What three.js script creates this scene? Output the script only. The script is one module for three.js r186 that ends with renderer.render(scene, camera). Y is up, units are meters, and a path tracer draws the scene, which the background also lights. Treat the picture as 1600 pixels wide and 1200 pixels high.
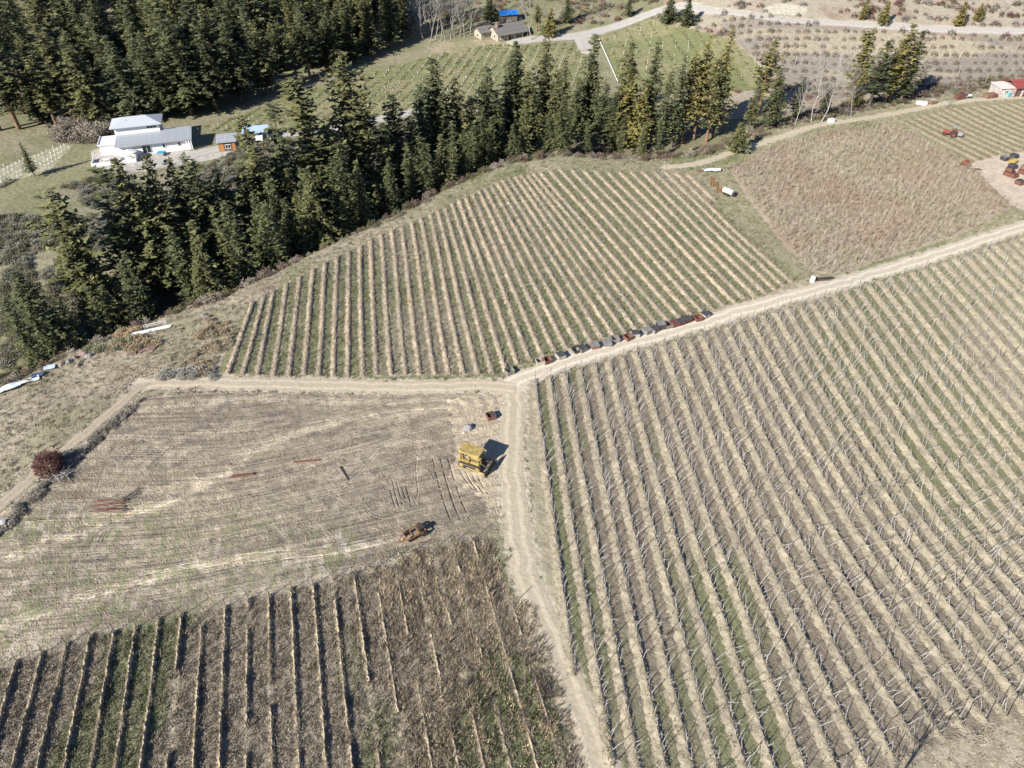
import * as THREE from 'three';
import { mergeGeometries } from 'three/addons/utils/BufferGeometryUtils.js';
import { RoundedBoxGeometry } from 'three/addons/geometries/RoundedBoxGeometry.js';

// ---------------------------------------------------------------- camera, sky, sun, exposure
const scene = new THREE.Scene();
const CAM_H = 75, PITCH = 40.4 * Math.PI / 180, FOC = 1107;           // focal length in units of a 1600 x 1200 frame
const camera = new THREE.PerspectiveCamera(2 * Math.atan(600 / FOC) * 180 / Math.PI, 4 / 3, 0.5, 9000);
camera.position.set(0, CAM_H, 0);
camera.lookAt(0, CAM_H - Math.sin(PITCH) * 100, -Math.cos(PITCH) * 100);
scene.add(camera);
const SUN_AZ = 44 * Math.PI / 180, SUN_EL = 31 * Math.PI / 180;        // the light travels right of forward
const toSun = new THREE.Vector3(-Math.sin(SUN_AZ) * Math.cos(SUN_EL), Math.sin(SUN_EL), Math.cos(SUN_AZ) * Math.cos(SUN_EL));
{
  const w = 256, h = 128, d = new Float32Array(w * h * 4);             // clear sky: pale horizon, blue zenith, brighter round the sun
  for (let j = 0; j < h; j++) for (let i = 0; i < w; i++) {
    const el = ((j + 0.5) / h - 0.5) * Math.PI, az = ((i + 0.5) / w - 0.5) * 2 * Math.PI;
    const v = new THREE.Vector3(Math.cos(el) * Math.cos(az), Math.sin(el), Math.cos(el) * Math.sin(az));
    const up = Math.max(0, v.y), t = Math.pow(1 - up, 3), g = Math.pow(Math.max(0, v.dot(toSun)), 12) * 0.5;
    const k = (j * w + i) * 4;
    d[k] = 0.035 + 0.15 * t + g * 0.4; d[k + 1] = 0.075 + 0.165 * t + g * 0.4; d[k + 2] = 0.19 + 0.14 * t + g * 0.36; d[k + 3] = 1;
    if (v.y < 0) { d[k] = 0.1; d[k + 1] = 0.085; d[k + 2] = 0.065; }
  }
  const sky = new THREE.DataTexture(d, w, h, THREE.RGBAFormat, THREE.FloatType);
  sky.mapping = THREE.EquirectangularReflectionMapping; sky.magFilter = THREE.LinearFilter; sky.minFilter = THREE.LinearFilter; sky.needsUpdate = true;
  scene.background = sky; scene.environment = sky; scene.backgroundIntensity = 1; scene.environmentIntensity = 1;
}
const sun = new THREE.DirectionalLight(new THREE.Color(1.0, 0.952, 0.86), 5);
sun.position.copy(toSun).multiplyScalar(500).add(new THREE.Vector3(0, 0, -150));
sun.target.position.set(0, 0, -150); sun.castShadow = true;
Object.assign(sun.shadow.camera, { left: -300, right: 300, top: 260, bottom: -260, near: 1, far: 1200 });
sun.shadow.mapSize.set(4096, 4096);
scene.add(sun, sun.target);
const EXPOSURE = 1.76;

// ---------------------------------------------------------------- helpers
function rng(seed) { let a = seed >>> 0; return () => { a = (a + 0x6D2B79F5) | 0; let t = Math.imul(a ^ (a >>> 15), 1 | a); t = (t + Math.imul(t ^ (t >>> 7), 61 | t)) ^ t; return ((t ^ (t >>> 14)) >>> 0) / 4294967296; }; }
const R0 = rng(11);
const lerp = (a, b, t) => a + (b - a) * t, clamp = (x, a = 0, b = 1) => Math.min(b, Math.max(a, x));
const sstep = (a, b, x) => { const t = clamp((x - a) / (b - a)); return t * t * (3 - 2 * t); };
const NT = 256, ntab = new Float32Array(NT * NT); { const r = rng(5); for (let i = 0; i < NT * NT; i++) ntab[i] = r(); }
function noise(x, y) {
  const xi = Math.floor(x), yi = Math.floor(y); let fx = x - xi, fy = y - yi; fx = fx * fx * (3 - 2 * fx); fy = fy * fy * (3 - 2 * fy);
  const x0 = xi & 255, x1 = (xi + 1) & 255, y0 = (yi & 255) << 8, y1 = ((yi + 1) & 255) << 8;
  const a = ntab[y0 + x0], b = ntab[y0 + x1], c = ntab[y1 + x0], e = ntab[y1 + x1];
  return a + (b - a) * fx + (c - a) * fy + (a - b - c + e) * fx * fy;
}
const fbm = (x, y, n = 4) => { let s = 0, a = 0.5, t = 0; for (let i = 0; i < n; i++) { s += a * noise(x, y); t += a; x = x * 2.03 + 17.3; y = y * 2.03 + 9.1; a *= 0.5; } return s / t; };
const names = new Map();
function numbered(n) { const k = names.get(n) || 0; names.set(n, k + 1); return k ? `${n}_${String(k).padStart(3, '0')}` : n; }
function tag(o, label, category, group, kind) {
  if (label) o.userData.label = label; if (category) o.userData.category = category; if (group) o.userData.group = group; if (kind) o.userData.kind = kind; return o;
}
function shadowOn(m) { m.castShadow = true; m.receiveShadow = true; return m; }
function thing(name, label, category, pos, turn = 0, group) {
  const o = new THREE.Group(); o.name = numbered(name); scene.add(o); o.position.set(...pos); o.rotation.y = turn; return tag(o, label, category, group);
}
function part(name, geos, mat, parent) {
  const g = Array.isArray(geos) ? mergeGeometries(geos.map(q => { const n = q.index ? q.toNonIndexed() : q; return n; }), false) : geos;
  const m = shadowOn(new THREE.Mesh(g, mat)); m.name = parent ? name : numbered(name); (parent || scene).add(m); return m;
}
const keepPN = g => { const q = g.index ? g.toNonIndexed() : g; for (const k of Object.keys(q.attributes)) if (!['position', 'normal', 'uv'].includes(k)) q.deleteAttribute(k); return q; };
const box = (w, h, d, x = 0, y = 0, z = 0, rx = 0, ry = 0, rz = 0) => keepPN(new THREE.BoxGeometry(w, h, d).rotateX(rx).rotateY(ry).rotateZ(rz).translate(x, y, z));
const rbox = (w, h, d, x = 0, y = 0, z = 0, r = 0.04) => keepPN(new RoundedBoxGeometry(w, h, d, 2, Math.min(r, w / 2.1, h / 2.1, d / 2.1)).translate(x, y, z));
const cyl = (r0, r1, h, x = 0, y = 0, z = 0, n = 12, axis = 'y') => { const g = new THREE.CylinderGeometry(r1, r0, h, n); if (axis === 'x') g.rotateZ(-Math.PI / 2); if (axis === 'z') g.rotateX(Math.PI / 2); return keepPN(g.translate(x, y, z)); };
function bar(a, b, r0, r1 = r0, n = 5) {
  const A = new THREE.Vector3(...a), B = new THREE.Vector3(...b), L = A.distanceTo(B), g = new THREE.CylinderGeometry(r1, r0, L, n, 1, true);
  g.applyQuaternion(new THREE.Quaternion().setFromUnitVectors(new THREE.Vector3(0, 1, 0), B.clone().sub(A).normalize()));
  return keepPN(g.translate((A.x + B.x) / 2, (A.y + B.y) / 2, (A.z + B.z) / 2));
}
function prism(pts, depth, bevel = 0) {   // outline in xy, extruded along z and centred
  const s = new THREE.Shape(pts.map(p => new THREE.Vector2(...p)));
  return keepPN(new THREE.ExtrudeGeometry(s, { depth, bevelEnabled: bevel > 0, bevelSize: bevel, bevelThickness: bevel, bevelSegments: 1 }).translate(0, 0, -depth / 2));
}
const lin = (r, g, b) => new THREE.Color().setRGB(r, g, b);
const std = (c, rough = 0.9, extra = {}) => new THREE.MeshStandardMaterial({ color: Array.isArray(c) ? lin(...c) : c, roughness: rough, side: THREE.DoubleSide, ...extra });
// grain: a small tileable mottling that multiplies a material's colour
function grainTex(seed, lo, hi, sx, sy, n = 128) {
  const d = new Uint8Array(n * n * 4), r = rng(seed), ox = r() * 90, oy = r() * 90;
  for (let j = 0; j < n; j++) for (let i = 0; i < n; i++) {
    const v = lerp(lo, hi, clamp(fbm(ox + i / n * sx, oy + j / n * sy, 4) * 1.5 - 0.25)) * 255, k = (j * n + i) * 4; d[k] = d[k + 1] = d[k + 2] = v; d[k + 3] = 255;
  }
  const t = new THREE.DataTexture(d, n, n); t.wrapS = t.wrapT = THREE.MirroredRepeatWrapping; t.magFilter = THREE.LinearFilter; t.colorSpace = THREE.SRGBColorSpace; t.needsUpdate = true; return t;
}
const GRAIN = grainTex(3, 0.68, 1, 10, 10), STREAK = grainTex(4, 0.6, 1, 3, 26);

// ---------------------------------------------------------------- the lie of the land (metres; f = metres forward of the camera, z = -f)
const sp = Math.sin(PITCH), cp = Math.cos(PITCH);
const ray = (px, py) => { const cx = (px - 800) / FOC, cy = (600 - py) / FOC; return [cx, -sp + cy * cp, cp + cy * sp]; };
const flat = (px, py) => { const r = ray(px, py), t = CAM_H / -r[1]; return [r[0] * t, r[2] * t]; };
const RIM = [[-200, 690], [0, 615], [120, 560], [260, 503], [350, 474], [420, 440], [600, 350], [700, 303], [790, 262], [870, 247], [960, 253], [1040, 256], [1100, 247], [1180, 222], [1260, 197], [1400, 168], [1520, 150], [1700, 135]].map(p => flat(...p));
function rimF(x) {
  if (x <= RIM[0][0]) return RIM[0][1]; for (let i = 1; i < RIM.length; i++) if (x <= RIM[i][0]) { const [a, b] = [RIM[i - 1], RIM[i]]; return lerp(a[1], b[1], (x - a[0]) / (b[0] - a[0])); }
  return RIM[RIM.length - 1][1];
}
function hgt(x, f) {
  const s = (f - rimF(x)) * 0.78;
  const right = sstep(35, 95, x), D = lerp(lerp(11, 7, sstep(-60, 0, x)), 3.2, right);
  let h = -D * sstep(0.5, 15, s) + (D - lerp(3.5, 1.2, right)) * sstep(20, 46, s);
  h += 24 * sstep(215, 470, f) + 9 * right * sstep(225, 330, f) + 80 * sstep(470, 1700, f) + 14 * sstep(-110, -260, x) * sstep(150, 300, f);
  h += (noise(x * 0.035 + 3.1, f * 0.035) - 0.5) * 0.7 * sstep(15, 40, f);
  h += 0.9 * sstep(16, -4, (x + 66) * 0.62 - (f - 62) * 0.78 + 6) * sstep(30, 45, f) * sstep(8, -3, s) * sstep(-20, -45, x); // bank left of the graded field
  return h;
}
function P(px, py, off = 0) {                       // the point of the land (raised by off) that a pixel of the photograph looks at
  const r = ray(px, py); let t0 = 20, t = 20;
  for (; t < 1500; t += 2) { if (CAM_H + r[1] * t < hgt(r[0] * t, r[2] * t) + off) break; t0 = t; }
  let a = t0, b = t; for (let i = 0; i < 26; i++) { const m = (a + b) / 2; if (CAM_H + r[1] * m < hgt(r[0] * m, r[2] * m) + off) b = m; else a = m; }
  const x = r[0] * b, f = r[2] * b; return [x, f, hgt(x, f)];
}
const at = (px, py, dy = 0) => { const p = P(px, py); return [p[0], p[2] + dy, -p[1]]; };
const poly = pts => { const p = pts.map(q => P(...q)).map(q => [q[0], q[1]]); p.bb = [Math.min(...p.map(q => q[0])), Math.min(...p.map(q => q[1])), Math.max(...p.map(q => q[0])), Math.max(...p.map(q => q[1]))]; return p; };
function inside(p, x, f) {
  const b = p.bb; if (x < b[0] || x > b[2] || f < b[1] || f > b[3]) return false;
  let c = false; for (let i = 0, j = p.length - 1; i < p.length; j = i++) if ((p[i][1] > f) !== (p[j][1] > f) && x < (p[j][0] - p[i][0]) * (f - p[i][1]) / (p[j][1] - p[i][1]) + p[i][0]) c = !c;
  return c;
}
const toPix = (x, y, f) => { const dy = y - CAM_H, zc = f * cp - dy * sp, yc = f * sp + dy * cp; return [800 + FOC * x / zc, 600 - FOC * yc / zc, zc]; };

const Z_RIGHT = poly([[812, 604], [835, 594], [900, 576], [1000, 548], [1100, 520], [1200, 489], [1300, 461], [1400, 433], [1500, 402], [1600, 370], [1760, 322], [1900, 900], [1640, 1118], [1535, 1137], [1462, 1160], [1370, 1200], [1330, 1260], [975, 1260], [945, 1165], [897, 1060], [862, 965], [840, 880], [830, 780], [820, 680]]);
const Z_MID = poly([[338, 588], [388, 474], [430, 452], [520, 405], [600, 364], [700, 320], [790, 279], [870, 264], [960, 269], [1040, 268], [1085, 274], [1130, 330], [1190, 395], [1245, 438], [1200, 458], [1100, 488], [1000, 515], [900, 543], [850, 558], [815, 571], [790, 586], [600, 589]]);
const Z_BROWN = poly([[1140, 264], [1200, 236], [1260, 214], [1400, 192], [1430, 212], [1520, 262], [1580, 325], [1500, 368], [1400, 400], [1300, 430], [1270, 428], [1225, 385], [1190, 340], [1160, 300]]);
const Z_STRIPE = poly([[1408, 190], [1480, 170], [1620, 160], [1720, 205], [1600, 236], [1560, 242], [1515, 256], [1450, 215]]);
const Z_LOW = poly([[-60, 1052], [0, 1038], [150, 990], [400, 932], [560, 892], [640, 860], [740, 836], [765, 850], [795, 930], [828, 1010], [860, 1090], [905, 1210], [920, 1260], [-80, 1260]]);
const Z_GRADE = poly([[-60, 850], [225, 618], [400, 612], [600, 615], [790, 614], [787, 700], [785, 800], [765, 850], [740, 836], [640, 860], [560, 892], [400, 932], [150, 990], [0, 1038], [-60, 1052]]);
const Z_YARD = poly([[1515, 256], [1560, 242], [1640, 232], [1760, 260], [1760, 320], [1640, 345], [1580, 322]]);
const Z_PAD = poly([[700, 625], [740, 615], [790, 612], [788, 700], [786, 790], [770, 800], [740, 770], [700, 745], [712, 700]]);

// rows of each block: [x at reference f, slope dx/df]
function rowsOf(zone, fRef, x0, gap, n, slope, bend = () => 0) {
  const rows = [];
  for (let k = 0; k < n; k++) {
    const xr = x0 + gap * k, m = slope(xr), q = bend(xr), X = f => xr + m * (f - fRef) + (f > 80 ? 0 : f < 52 ? q * (66 - f) : q * (80 - f) * (80 - f) / 56) + 0.25 * (noise(k * 7.3, f * 0.05) - 0.5) + 0.6 * (noise(k * 0.13 + 40, f * 0.03) - 0.5);
    let run = null; const runs = [];
    for (let f = 18; f < 260; f += 0.5) { if (inside(zone, X(f), f)) { if (!run) run = [f, f]; run[1] = f; } else if (run) { if (run[1] - run[0] > 3) runs.push(run); run = null; } }
    if (runs.length) rows.push({ k, X, runs });
  }
  return rows;
}
const ROWS_RIGHT = rowsOf(Z_RIGHT, 88.1, 1.3, 2.56, 62, x => x < 48 ? -0.062 : lerp(-0.062, 0.02, clamp((x - 48) / 50)), x => 0.13 * sstep(16, 44, x));
const ROWS_MID = rowsOf(Z_MID, 90.3, -48.9, 2.42, 52, x => x < -40 ? lerp(-0.05, -0.155, clamp((x + 49) / 8)) : x < -8 ? lerp(-0.155, -0.19, (x + 40) / 32) : x < 33 ? lerp(-0.19, -0.33, (x + 8) / 41) : lerp(-0.33, -0.27, clamp((x - 33) / 25)));
const ROWS_BROWN = rowsOf(Z_BROWN, 150, 45, 2.6, 45, () => -0.1);
const ROWS_STRIPE = rowsOf(Z_STRIPE, 200, 80, 3.4, 48, () => -0.3);
const ROWS_LOW = rowsOf(Z_LOW, 29, -26.4 - 2.62 * 16, 2.62, 36, () => -0.272);

const near2 = (pts, x, f) => { let m = 1e9; for (let i = 1; i < pts.length; i++) { const [ax, af] = pts[i - 1], [bx, bf] = pts[i], dx = bx - ax, df = bf - af, t = clamp(((x - ax) * dx + (f - af) * df) / (dx * dx + df * df)); m = Math.min(m, Math.hypot(x - ax - dx * t, f - af - df * t)); } return m; };
const line = pts => pts.map(q => P(...q)).map(q => [q[0], q[1]]);
// tracks: centre lines with half-widths
const TRACKS = [
  { name: 'dirt_track', w: 1.65, label: 'pale rutted dirt track from the junction down to the lower edge', pts: [[803, 612], [801, 660], [800, 710], [802, 760], [808, 820], [819, 890], [849, 975], [879, 1050], [907, 1125], [936, 1200], [960, 1260]] },
  { name: 'dirt_road', w: 1.75, label: 'pale straight dirt road climbing from the junction to the right', pts: [[790, 603], [820, 590], [860, 575], [900, 560], [1000, 532], [1100, 504], [1200, 474], [1300, 447], [1400, 418], [1500, 386], [1600, 354], [1720, 318]] },
  { name: 'dirt_lane', w: 1.5,  label: 'pale dirt lane below the middle vineyard running left from the junction', pts: [[806, 607], [760, 603], [700, 604], [600, 605], [500, 601], [400, 600], [300, 597], [222, 600]] },
  { name: 'bank_track', w: 0.9, label: 'faint earthen track along the bank from the lane to the left edge', pts: [[236, 599], [215, 608], [190, 630], [110, 697], [50, 748], [-30, 815]] },
  { name: 'rim_path', w: 1.1, label: 'narrow sandy path along the wooded edge of the upper fields', pts: [[1040, 262], [1090, 256], [1150, 237], [1200, 221], [1275, 197], [1360, 184], [1425, 172], [1475, 162], [1600, 152], [1700, 146]] },
];
for (const t of TRACKS) t.line = line(t.pts);
const FAR_ROADS = [
  { name: 'gravel_lane', w: 2.0, label: 'grey gravel lane past the white house towards the green vineyard', pts: [[230, 262], [300, 243], [360, 228], [420, 214], [470, 207], [530, 199], [600, 185], [660, 172]] },
  { name: 'gravel_drive', w: 2.5, label: 'wide pale gravel drive beside the small tan house', pts: [[800, 66], [850, 60], [905, 56], [960, 42], [1015, 22], [1060, 10], [1110, 18]] },
  { name: 'gravel_branch', w: 2.4, label: 'short gravel spur between the two green plots', pts: [[905, 58], [912, 68], [915, 80]] },
  { name: 'hill_road', w: 1.8, label: 'pale straight road across the far hillside', pts: [[1090, 17], [1200, 28], [1300, 36], [1420, 44], [1600, 50], [1750, 54]] },
];
for (const t of FAR_ROADS) t.line = line(t.pts);

// ---------------------------------------------------------------- ground colour and fine relief, as a function of place
const Z_GREEN1 = poly([[300, 203], [480, 140], [560, 118], [690, 82], [760, 100], [760, 170], [600, 186], [470, 203], [340, 208]]);
const Z_GREEN2 = poly([[660, 92], [760, 70], [900, 68], [912, 84], [950, 130], [760, 165]]);
const Z_GREEN3 = poly([[932, 60], [1015, 30], [1060, 40], [1100, 50], [1140, 60], [1190, 105], [1200, 140], [1020, 150], [965, 128]]);
const Z_WHITEV = poly([[-40, 290], [0, 262], [100, 225], [112, 228], [80, 265], [-40, 300]]);
const Z_TAN = poly([[660, 70], [740, 62], [830, 66], [780, 92], [700, 95]]);
const Z_ORCH1 = poly([[1110, 24], [1300, 42], [1410, 50], [1400, 140], [1280, 160], [1200, 110], [1140, 55]]);
const Z_ORCH2 = poly([[1450, 55], [1700, 62], [1700, 130], [1600, 128], [1460, 140]]);
const Z_HYARD = poly([[140, 236], [168, 228], [300, 236], [345, 226], [372, 238], [330, 250], [250, 262], [200, 270], [150, 262]]);
const Z_LEFTG = poly([[-60, 330], [110, 232], [150, 240], [190, 270], [60, 300], [-60, 345]]);
const Z_CLIFF = poly([[1190, 14], [1215, 4], [1262, 10], [1258, 24], [1205, 22]]);
const C = { soil: [0.285, 0.245, 0.19], straw: [0.36, 0.31, 0.225], green: [0.14, 0.16, 0.066], brown: [0.215, 0.18, 0.137], road: [0.56, 0.495, 0.39], dark: [0.12, 0.10, 0.07] };
const mixc = (o, c, t) => { o[0] += (c[0] - o[0]) * t; o[1] += (c[1] - o[1]) * t; o[2] += (c[2] - o[2]) * t; };
const rowLists = [[Z_RIGHT, ROWS_RIGHT, 88.1], [Z_MID, ROWS_MID, 90.3], [Z_LOW, ROWS_LOW, 29], [Z_STRIPE, ROWS_STRIPE, 200]];
function rowDist(rows, x, f) { // distance across to the nearest row
  let lo = 0, hi = rows.length - 1; while (hi - lo > 1) { const m = (lo + hi) >> 1; if (rows[m].X(f) < x) lo = m; else hi = m; }
  return Math.min(Math.abs(rows[lo].X(f) - x), Math.abs(rows[hi].X(f) - x));
}
const greenness = (x, f) => sstep(0.46, 0.66, fbm(x * 0.045 + 7, f * 0.03 + 2, 3) + 0.12 * (noise(x * 0.6, f * 0.25) - 0.5) + 0.21 * sstep(42, 70, x) * sstep(50, 75, f) + 0.1 * sstep(16, 6, x) * sstep(66, 54, f) * sstep(28, 40, f));
const midGreen = (x, f) => sstep(0.3, 0.5, fbm(x * 0.045 + 31, f * 0.03 + 2, 3)) * (1 - 0.9 * sstep(1.15, 0.6, Math.hypot((x + 15 + 0.17 * (f - 95)) / 9, (f - 98) / 17) + 0.4 * (noise(x * 0.2, f * 0.2) - 0.5)));
function groundAt(x, f, o) {                         // o = [r, g, b, relief]
  const n1 = fbm(x * 0.11, f * 0.11, 3), n2 = fbm(x * 1.3 + 5, f * 1.3, 3), n3 = noise(x * 5.1, f * 5.1), n4 = noise(x * 11.7 + 3, f * 11.3);
  const soft = x + (n2 - 0.5) * 1.2, softf = f + (n3 - 0.5) * 1.0;
  o[0] = C.straw[0]; o[1] = C.straw[1]; o[2] = C.straw[2]; let rel = n2 * 0.10 + n3 * 0.045 + n4 * 0.03;
  mixc(o, C.brown, sstep(0.45, 0.7, n1) * 0.45);
  if (inside(Z_RIGHT, soft, softf)) {
    const d = rowDist(ROWS_RIGHT, x, f), g = greenness(x, f);
    mixc(o, [0.185, 0.152, 0.113], 0.85); mixc(o, C.green, g * 0.6); if (x < ROWS_RIGHT[0].X(f) - 0.3) mixc(o, C.straw, 0.75); mixc(o, C.straw, sstep(0.75, 0.35, d));
    mixc(o, [0.44, 0.37, 0.27], sstep(55, 110, x) * 0.3);
  } else if (inside(Z_MID, soft, softf)) {
    const d = rowDist(ROWS_MID, x, f), g = midGreen(x, f);
    mixc(o, C.brown, 0.4); mixc(o, C.green, 0.2 + g * 0.5); mixc(o, [0.40, 0.32, 0.23], sstep(0.8, 0.4, d));
  } else if (inside(Z_LOW, soft, softf)) {
    mixc(o, C.brown, 0.8); mixc(o, C.green, 0.6 * sstep(0.45, 0.62, fbm(x * 0.12 + 70, f * 0.06, 3))); mixc(o, C.straw, sstep(0.5, 0.2, rowDist(ROWS_LOW, x, f)) * 0.8);
  } else if (inside(Z_BROWN, soft, softf)) { mixc(o, [0.36, 0.295, 0.225], 0.8); mixc(o, [0.2, 0.15, 0.11], sstep(0.75, 0.35, rowDist(ROWS_BROWN, x, f)) * 0.2); mixc(o, [0.31, 0.22, 0.15], sstep(0.5, 0.75, n1) * 0.5);
  } else if (inside(Z_STRIPE, soft, softf)) {
    mixc(o, [0.2, 0.175, 0.085], 0.75); mixc(o, [0.45, 0.36, 0.25], sstep(1.1, 0.5, rowDist(ROWS_STRIPE, x, f)) * 0.8);
  } else if (inside(Z_YARD, soft, softf)) { mixc(o, [0.5, 0.41, 0.32], 0.9); rel *= 0.4;
  } else if (inside(Z_GRADE, soft, softf)) {
    mixc(o, [0.275, 0.228, 0.165], 0.85); mixc(o, [0.205, 0.168, 0.128], sstep(0.38, 0.6, n1) * 0.85); mixc(o, [0.17, 0.142, 0.115], sstep(0.48, 0.68, fbm(x * 0.6 + 3, f * 0.9, 4)) * 0.7);
    // old row lines show through, with tufts of green and clods
    const u = x + 0.272 * (f - 29), ph = Math.abs(((u / 2.62) % 1 + 1) % 1 - 0.5) * 2, low = sstep(64, 52, f + 0.1 * x);
    mixc(o, C.green, low * sstep(0.55, 0.85, ph * 0.6 + fbm(x * 0.5, f * 0.3 + 9, 3) * 0.75 - 0.12) * 0.5);
    mixc(o, [0.42, 0.36, 0.27], sstep(0.52, 0.75, fbm(x * 0.8 + 50, f * 0.8, 3)) * 0.5);
    const sw = Math.sin((f * 0.93 - x * 0.25 + 2.5 * noise(x * 0.05, f * 0.05)) * 2.2); // scrape lines along the grader's passes
    mixc(o, [0.43, 0.36, 0.26], sstep(0.45, 0.95, sw) * 0.35 * sstep(0.35, 0.6, noise(x * 0.07 + 5, f * 0.2))); rel += sw * 0.035 + n4 * 0.02;
    const bw = 9 * noise(x * 0.028 + 3, f * 0.028), al = 0.95 * x + 0.31 * f, ac = 0.95 * f - 0.31 * x + bw, st = fbm(al * 0.07 + 3, ac * 1.9, 3), s2 = fbm(al * 0.16 + 40, ac * 4.3, 2), wide = sstep(0.3, 0.55, noise(x * 0.06 + 8, f * 0.09 + 3));
    mixc(o, [0.145, 0.118, 0.092], sstep(0.56, 0.74, st) * 0.42 * wide); mixc(o, [0.37, 0.315, 0.24], sstep(0.44, 0.28, st) * 0.35); mixc(o, [0.13, 0.105, 0.085], sstep(0.68, 0.84, s2) * 0.45 * wide); mixc(o, [0.15, 0.12, 0.093], sstep(0.62, 0.8, fbm(x * 1.1 + 9, f * 1.4, 3)) * 0.5); rel += (st - 0.5) * 0.12 + (s2 - 0.5) * 0.07;
    const ci = Math.floor(u / 2.62 + 0.5), cj = Math.floor(f / 1.5), hh = ntab[((ci & 255) << 8) + (cj & 255)], cell = low * sstep(0.8, 0.5, ph) * 0.9; if (hh < 0.3) mixc(o, [0.12, 0.145, 0.062], cell * 0.65 * sstep(0.3, 0.6, n2)); else if (hh > 0.72) mixc(o, [0.44, 0.40, 0.33], cell * 0.35 * sstep(0.3, 0.6, n2));
    if (inside(Z_PAD, soft, softf)) { mixc(o, [0.47, 0.39, 0.28], 0.75); rel += 0.05 * Math.sin(Math.hypot(x + 9, f - 82) * 3.3); }
  } else if (f < rimF(x) + 6) { // grassy verges and the bank on the left
    const st = fbm((x * 0.72 + f * 0.7) * 0.25, (x * 0.7 - f * 0.72) * 1.4, 3);
    mixc(o, [0.24, 0.19, 0.12], sstep(0.5, 0.72, st) * 0.6); mixc(o, [0.17, 0.17, 0.085], sstep(0.5, 0.68, fbm(x * 0.09 + 15, f * 0.09, 3)) * (x < -40 ? 0.4 : 0.65)); rel += st * 0.1;
    if (x > 22 && f > 120) mixc(o, [0.2, 0.2, 0.1], 0.55); else if (x > -45 && f > rimF(x) - 9) mixc(o, [0.19, 0.2, 0.095], 0.55 * sstep(0.35, 0.55, n1));
  } else {
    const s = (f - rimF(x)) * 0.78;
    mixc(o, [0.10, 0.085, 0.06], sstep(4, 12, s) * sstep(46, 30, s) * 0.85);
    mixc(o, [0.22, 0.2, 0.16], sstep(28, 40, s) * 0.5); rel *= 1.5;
    if (inside(Z_GREEN1, soft, softf) || inside(Z_GREEN2, soft, softf) || inside(Z_GREEN3, soft, softf)) { mixc(o, [0.155, 0.17, 0.065], 0.9); mixc(o, [0.26, 0.23, 0.13], sstep(0.42, 0.62, n1) * 0.6); }
    else if (inside(Z_WHITEV, soft, softf)) mixc(o, [0.34, 0.33, 0.22], 0.8);
    else if (inside(Z_TAN, soft, softf)) { mixc(o, [0.3, 0.25, 0.16], 0.8); mixc(o, [0.18, 0.19, 0.08], sstep(0.5, 0.65, n1) * 0.5); }
    else if (inside(Z_ORCH1, soft, softf) || inside(Z_ORCH2, soft, softf)) { mixc(o, [0.25, 0.22, 0.185], 0.85); mixc(o, [0.4, 0.34, 0.24], sstep(0.5, 0.68, fbm(x * 0.04, f * 0.12, 3)) * 0.6); }
    else if (inside(Z_CLIFF, soft, softf)) mixc(o, [0.5, 0.46, 0.37], 0.85);
    else if (x > 60 && f > 220) { mixc(o, [0.36, 0.31, 0.24], 0.7); mixc(o, [0.24, 0.15, 0.11], sstep(0.55, 0.7, n1) * 0.6); }
    else if (inside(Z_HYARD, soft, softf)) mixc(o, [0.43, 0.4, 0.37], 0.85);
    else { mixc(o, [0.2, 0.185, 0.1], 0.6); mixc(o, [0.17, 0.172, 0.085], sstep(0.4, 0.6, n1) * 0.7); if (inside(Z_LEFTG, soft, softf)) mixc(o, [0.21, 0.2, 0.105], 0.7); }
  }
  const v = 0.56 + 0.55 * n2 + 0.22 * n3 + 0.12 * n4; o[0] *= v; o[1] *= v; o[2] *= v; o[3] = rel;
}
const toS = v => v <= 0.0031308 ? v * 12.92 : 1.055 * Math.pow(v, 1 / 2.4) - 0.055;
const S8 = new Uint8Array(4097); for (let i = 0; i <= 4096; i++) S8[i] = Math.round(255 * toS(i / 4096));
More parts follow.
